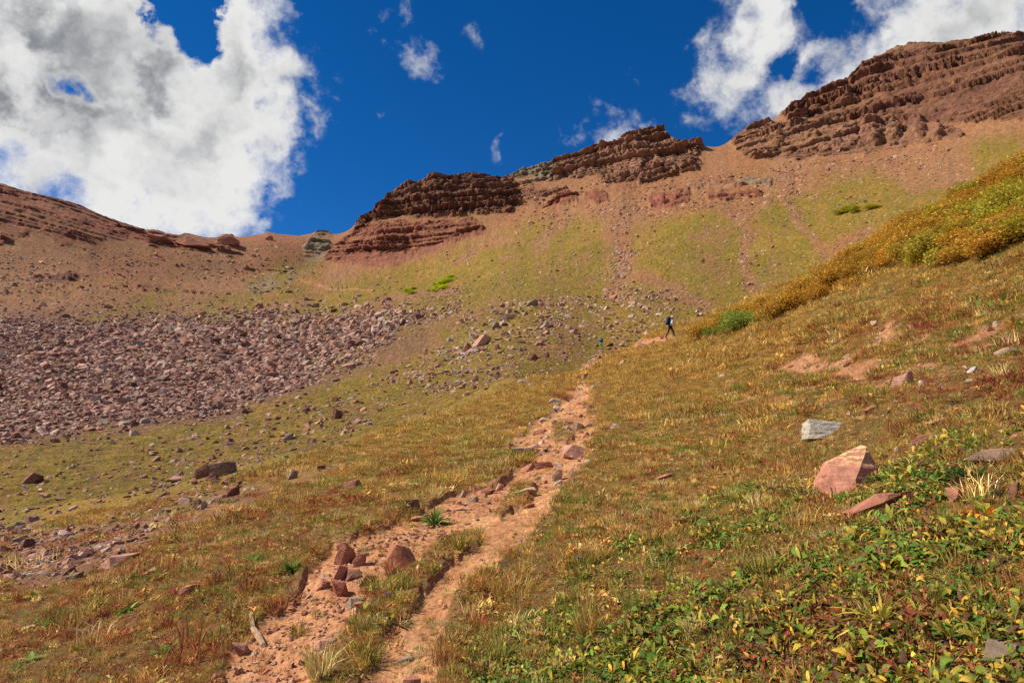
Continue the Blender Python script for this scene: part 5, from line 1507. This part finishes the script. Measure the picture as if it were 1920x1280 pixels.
def shrub(x, y, z, sx, sy, sz, colr, label, group, nrm_=None):
    fo, st = SHRUBS[random.randrange(5)]
    root = add('willow_shrub', None, None, None, (x, y, z - 0.03), label=label, category='shrub', group=group)
    root.rotation_euler = (0, 0, random.uniform(0, 6.283)); root.scale = (sx, sy, sz)
    a = add('foliage', fo, None, root); a.color = (*colr, 1)
    add('stem', st, None, root)
    return root


WILLOW = [(1314, 640), (1400, 618), (1480, 592), (1560, 562), (1640, 520), (1690, 494), (1720, 506), (1790, 500), (1850, 486), (1900, 462), (1990, 440), (1990, 268), (1920, 318), (1860, 350), (1760, 405), (1620, 488), (1480, 560), (1310, 628)]
q = sample_poly(WILLOW, 330)
# evenly spread: drop points too close to a kept one
kp = []
for p in q:
    if all((p[0] - k[0]) ** 2 + ((p[1] - k[1]) * 1.9) ** 2 > 11.5 ** 2 for k in kp): kp.append(p)
cr = [(u, np.interp(u, UC, NODES[5][0]) + 2) for u in np.arange(1316, 1990, 11)]
kp += cr
q = np.array(kp)
wx_, wy_ = ground_at(q[:, 0], q[:, 1]); wz_ = ground_h(wx_, wy_)
C_WO, C_WY, C_WG = lin(200, 154, 66), lin(182, 164, 66), lin(138, 152, 66)
for j in range(len(q)):
    u, v = q[j]
    crest = np.interp(u, UC, NODES[5][0])
    up_ = (v - crest)
    nn_ = float(fbm2(np.array([wx_[j] / 5]), np.array([wy_[j] / 5]), 2, 720)[0])
    if u < 1440 and v > crest + 4 and nn_ > -0.45: k = 2
    elif up_ < 38 + 20 * nn_ or nn_ < -0.3: k = 0
    else: k = 1
    if random.random() < 0.18: k = random.choice((0, 1)) if k < 2 else 2
    c_ = (C_WO, C_WY, C_WG)[k] * random.uniform(0.78, 1.22) * np.array([random.uniform(0.92, 1.08), 1, random.uniform(0.8, 1.2)])
    lb, gp = (('low orange-gold willow shrub on the crest of the near slope', 'orange willow shrubs'), ('low yellow-green willow shrub in the lower willow band', 'yellow-green willow shrubs'),
              ('low green willow shrub at the narrow tip of the willow band', 'green willow shrubs'))[k]
    s = random.uniform(1.1, 1.9) * (1.1 if u < 1450 else 1.0)
    shrub(wx_[j], wy_[j], wz_[j], s, s * random.uniform(0.9, 1.3), s * random.uniform(0.55, 0.85) , c_, lb, gp)
# bright shrubs in the turf of the far slope
for k, (poly, n, lb, gp, cl) in enumerate((
        ([(800, 545), (815, 528), (850, 516), (838, 534), (815, 545)], 22, 'bright lime-green shrub in the larger patch on the mountain slope', 'lime-green shrubs of the larger patch', lin(186, 196, 50)),
        ([(752, 556), (770, 540), (786, 540), (780, 550)], 7, 'lime-green shrub in the smaller patch on the mountain slope', 'lime-green shrubs of the smaller patch', lin(176, 188, 50)),
        ([(1562, 410), (1590, 398), (1660, 396), (1600, 406)], 9, 'yellow-green shrub in the strip high under the summit cliffs', 'yellow-green shrubs high on the slope', lin(176, 168, 60)))):
    q = sample_poly(poly, n); x_, y_ = ground_at(q[:, 0], q[:, 1]); z_ = ground_h(x_, y_)
    for j in range(n):
        s = random.uniform(2.8, 5.0)
        shrub(x_[j], y_[j], z_[j], s * 1.3, s, s * 0.5, cl * random.uniform(0.85, 1.15), lb, gp)

# ------------------------------------------------------------------ hikers
def plain(name, colr, rough=0.8):
    m, t, b, o = new_mat(name)
    geo = N(t, 'ShaderNodeNewGeometry')
    c = val_jit(t, N(t, 'ShaderNodeRGB').outputs[0], noise(t, geo.outputs['Position'], 30.0, 4.0, 0.6), 0.85, 1.15)
    [n for n in t.nodes if n.type == 'RGB'][0].outputs[0].default_value = (*colr, 1)
    b.inputs['Roughness'].default_value = rough
    t.links.new(c, b.inputs['Base Color']); return m


SKIN = plain('skin', lin(196, 148, 120), 0.6); BOOT = plain('boot', lin(52, 44, 40)); HAIR = plain('hair', lin(70, 50, 38))


def body_mesh(lean, stride, mats, bare_legs):
    """one continuous figure grown from a jointed skeleton"""
    cl, sl = math.cos(lean), math.sin(lean)

    def up(x, f, h):           # upper-body point rotated about the hips
        return (x, f * cl + h * sl, 0.95 + h * cl - f * sl)
    J = [('pelvis', (0, 0, 0.95), .125, None, 'low'), ('belly', up(0, .0, .17), .125, 'pelvis', 'top'), ('chest', up(0, .01, .38), .145, 'belly', 'top'), ('neck', up(0, .03, .55), .055, 'chest', 'skin'),
         ('jaw', up(0, .06, .63), .075, 'neck', 'skin'), ('brow', up(0, .07, .72), .092, 'jaw', 'skin'), ('crown', up(0, .06, .79), .07, 'brow', 'skin'), ('nose', up(0, .165, .675), .018, 'jaw', 'skin')]
    for s, nm in ((1, 'r'), (-1, 'l')):
        st = stride * s
        kz = 0.50; ay = st * (1.0 if st > 0 else 1.15)
        J += [('hip' + nm, (s * .095, 0, .90), .095, 'pelvis', 'low'), ('mid' + nm, (s * .1, .55 * ay * .5 + .03, .70), .082, 'hip' + nm, 'low'), ('knee' + nm, (s * .1, .55 * ay + .06, kz), .058, 'mid' + nm, 'shin' if bare_legs else 'low'),
              ('calf' + nm, (s * .1, .78 * ay, .34), .056, 'knee' + nm, 'shin' if bare_legs else 'low'), ('ankle' + nm, (s * .1, ay, .10), .040, 'calf' + nm, 'boot'), ('toe' + nm, (s * .11, ay + .17, .045), .042, 'ankle' + nm, 'boot')]
        sw = -st * 0.6
        J += [('shoulder' + nm, up(s * .185, .0, .46), .065, 'chest', 'top'), ('elbow' + nm, (s * .25, up(0, 0, .2)[1] + .04 + sw * .4, up(0, 0, .2)[2]), .046, 'shoulder' + nm, 'top'),
              ('wrist' + nm, (s * .24, up(0, 0, .2)[1] + .26 + sw * .5, up(0, 0, .2)[2] - .04), .030, 'elbow' + nm, 'skin'), ('palm' + nm, (s * .235, up(0, 0, .2)[1] + .34 + sw * .5, up(0, 0, .2)[2] - .03), .030, 'wrist' + nm, 'skin')]
        wx, wy, wz = J[-1][1]
        for i in range(4):
            J.append(('f%d%s' % (i, nm), (wx + (i - 1.5) * .019, wy + .05, wz - .002), .0095, 'palm' + nm, 'skin'))
            J.append(('g%d%s' % (i, nm), (wx + (i - 1.5) * .021, wy + (.075, .085, .08, .065)[i], wz - .03), .008, 'f%d%s' % (i, nm), 'skin'))
        J.append(('thumb' + nm, (wx - s * .045, wy + .01, wz + .006), .010, 'palm' + nm, 'skin'))
    ix = {j[0]: i for i, j in enumerate(J)}
    me = bpy.data.meshes.new('skeleton')
    me.from_pydata([j[1] for j in J], [(ix[j[3]], i) for i, j in enumerate(J) if j[3]], [])
    ob = bpy.data.objects.new('skeleton', me); COL.objects.link(ob)
    md = ob.modifiers.new('skin', 'SKIN'); md.use_smooth_shade = True
    if not me.skin_vertices: me.skin_vertices.new()
    for i, j in enumerate(J):
        me.skin_vertices[0].data[i].radius = (j[2], j[2])
        me.skin_vertices[0].data[i].use_root = (i == 0)
    sub = ob.modifiers.new('sub', 'SUBSURF'); sub.levels = 1; sub.render_levels = 1
    dg = bpy.context.evaluated_depsgraph_get()
    out = bpy.data.meshes.new_from_object(ob.evaluated_get(dg))
    bpy.data.objects.remove(ob)
    out.materials.clear()
    slots = ['top', 'low', 'skin', 'boot']
    for s in slots: out.materials.append(mats[s])
    P = np.array([j[1] for j in J]); Zs = [j[4] for j in J]
    for pl in out.polygons:
        c = np.array(pl.center[:]); k = int(np.argmin(((P - c) ** 2).sum(1) - 0.3 * np.array([j[2] for j in J]) ** 2))
        z = Zs[k]; z = 'skin' if z == 'shin' else z
        pl.material_index = slots.index(z)
    return out, up


def puff(name, size, colr_m, seg=4):
    """a stuffed, round-cornered bag"""
    bm = bmesh.new(); bmesh.ops.create_cube(bm, size=1.0)
    bmesh.ops.bevel(bm, geom=bm.edges[:], offset=0.16, segments=3, profile=0.6, affect='EDGES')
    for v in bm.verts:
        v.co.y *= 1 + 0.25 * (0.5 - v.co.z); v.co.x *= 1 - 0.12 * (v.co.z + 0.5)
        v.co = Vector((v.co.x * size[0], v.co.y * size[1], v.co.z * size[2]))
    me = bpy.data.meshes.new(name); bm.to_mesh(me); bm.free(); me.materials.append(colr_m)
    for p in me.polygons: p.use_smooth = True
    return me


def hiker(u, v, heading, lean, stride, top, low, pack, hat, label, bare=False, group=None, scale=1.0, pocket=None):
    x, y, z, m = px_frame(u, v)
    mats = {'top': plain('shirt', top), 'low': plain('trousers', low), 'skin': SKIN, 'boot': BOOT}
    me, up = body_mesh(lean, stride, mats, bare)
    me.name = 'body'
    root = add('person', None, None, None, (x, y, z - 0.02), label=label, category='person', group=group)
    root.rotation_euler = (0, 0, heading); root.scale = (scale,) * 3
    add('body', me, None, root)
    pm = plain('pack_cloth', pack)
    b_ = add('backpack', puff('backpack', (0.29, 0.20, 0.50), pm), None, root, up(0, -.23, .34)); b_.rotation_euler = (-lean, 0, 0)
    pk = plain('pack_pocket', pocket if pocket is not None else np.array(pack) * 0.6)
    p_ = add('pocket', puff('pocket', (0.24, 0.09, 0.26), pk), None, b_, (0, -0.14, -0.10))
    l_ = add('lid', puff('lid', (0.29, 0.22, 0.12), pk), None, b_, (0, 0.0, 0.30))
    for s in (-1, 1):
        bm = bmesh.new(); prev = None
        for (f, h) in ((-.13, .50), (.02, .57), (.13, .50), (.15, .36), (.08, .22), (-.10, .14)):
            a = bm.verts.new(up(s * .11 - .022, f, h)); c = bm.verts.new(up(s * .11 + .022, f, h)); d = bm.verts.new(up(s * .11 + .022, f + .012, h + .004)); e = bm.verts.new(up(s * .11 - .022, f + .012, h + .004))
            ring = (a, c, d, e)
            if prev:
                for k in range(4): bm.faces.new((prev[k], prev[(k + 1) % 4], ring[(k + 1) % 4], ring[k]))
            prev = ring
        sm_ = bpy.data.meshes.new('strap'); bm.to_mesh(sm_); bm.free(); sm_.materials.append(pk); add('strap', sm_, None, root)
    bm = bmesh.new(); prof = [(0.0, .115), (.06, .112), (.095, .085), (.11, .05), (.11, .02), (.19, -.005), (.19, -.012), (.10, .0)]
    rr = [[bm.verts.new((r * math.cos(k * math.pi / 6), r * math.sin(k * math.pi / 6), h)) for k in range(12)] if r > 0 else [bm.verts.new((0, 0, h))] for r, h in prof]
    for a, c in zip(rr[:-1], rr[1:]):
        for k in range(12):
            if len(a) == 1: bm.faces.new((a[0], c[k], c[(k + 1) % 12]))
            else: bm.faces.new((a[k], c[k], c[(k + 1) % 12], a[(k + 1) % 12]))
    hm = bpy.data.meshes.new('hat'); bm.to_mesh(hm); bm.free(); hm.materials.append(plain('hat_cloth', hat))
    h_ = add('hat', hm, None, root, up(0, .06, .745)); h_.rotation_euler = (-lean * 0.6, 0, 0)
    return root


hiker(1127, 657, -0.55, 0.50, 0.16, lin(40, 48, 60), lin(96, 170, 110), lin(36, 120, 190), lin(60, 70, 90), 'hiker bent forward under a blue backpack, wearing green shorts', True)
hiker(1257, 628, -1.25, 0.22, 0.30, lin(226, 228, 230), lin(48, 40, 50), lin(30, 40, 58), lin(214, 208, 196), 'hiker striding uphill in a white shirt with a dark backpack', pocket=lin(60, 80, 100))
for (u, v, tp, pk_, lb) in ((622.5, 541, lin(40, 36, 44), lin(36, 34, 44), 'tiny hiker in black leading the file on the thin path below the pass'),
                            (634, 542, lin(140, 150, 170), lin(120, 128, 150), 'tiny hiker in pale grey-blue in the file below the pass'),
                            (642, 542, lin(60, 160, 160), lin(56, 140, 150), 'tiny hiker in teal in the file below the pass'),
                            (650.5, 542, lin(44, 40, 48), lin(40, 36, 44), 'tiny hiker with dark pack and light trousers ending the file below the pass')):
    hiker(u, v, 1.45, 0.12, 0.2, tp, lin(60, 56, 60) if u < 650 else lin(190, 180, 170), pk_, lin(90, 80, 70), lb)
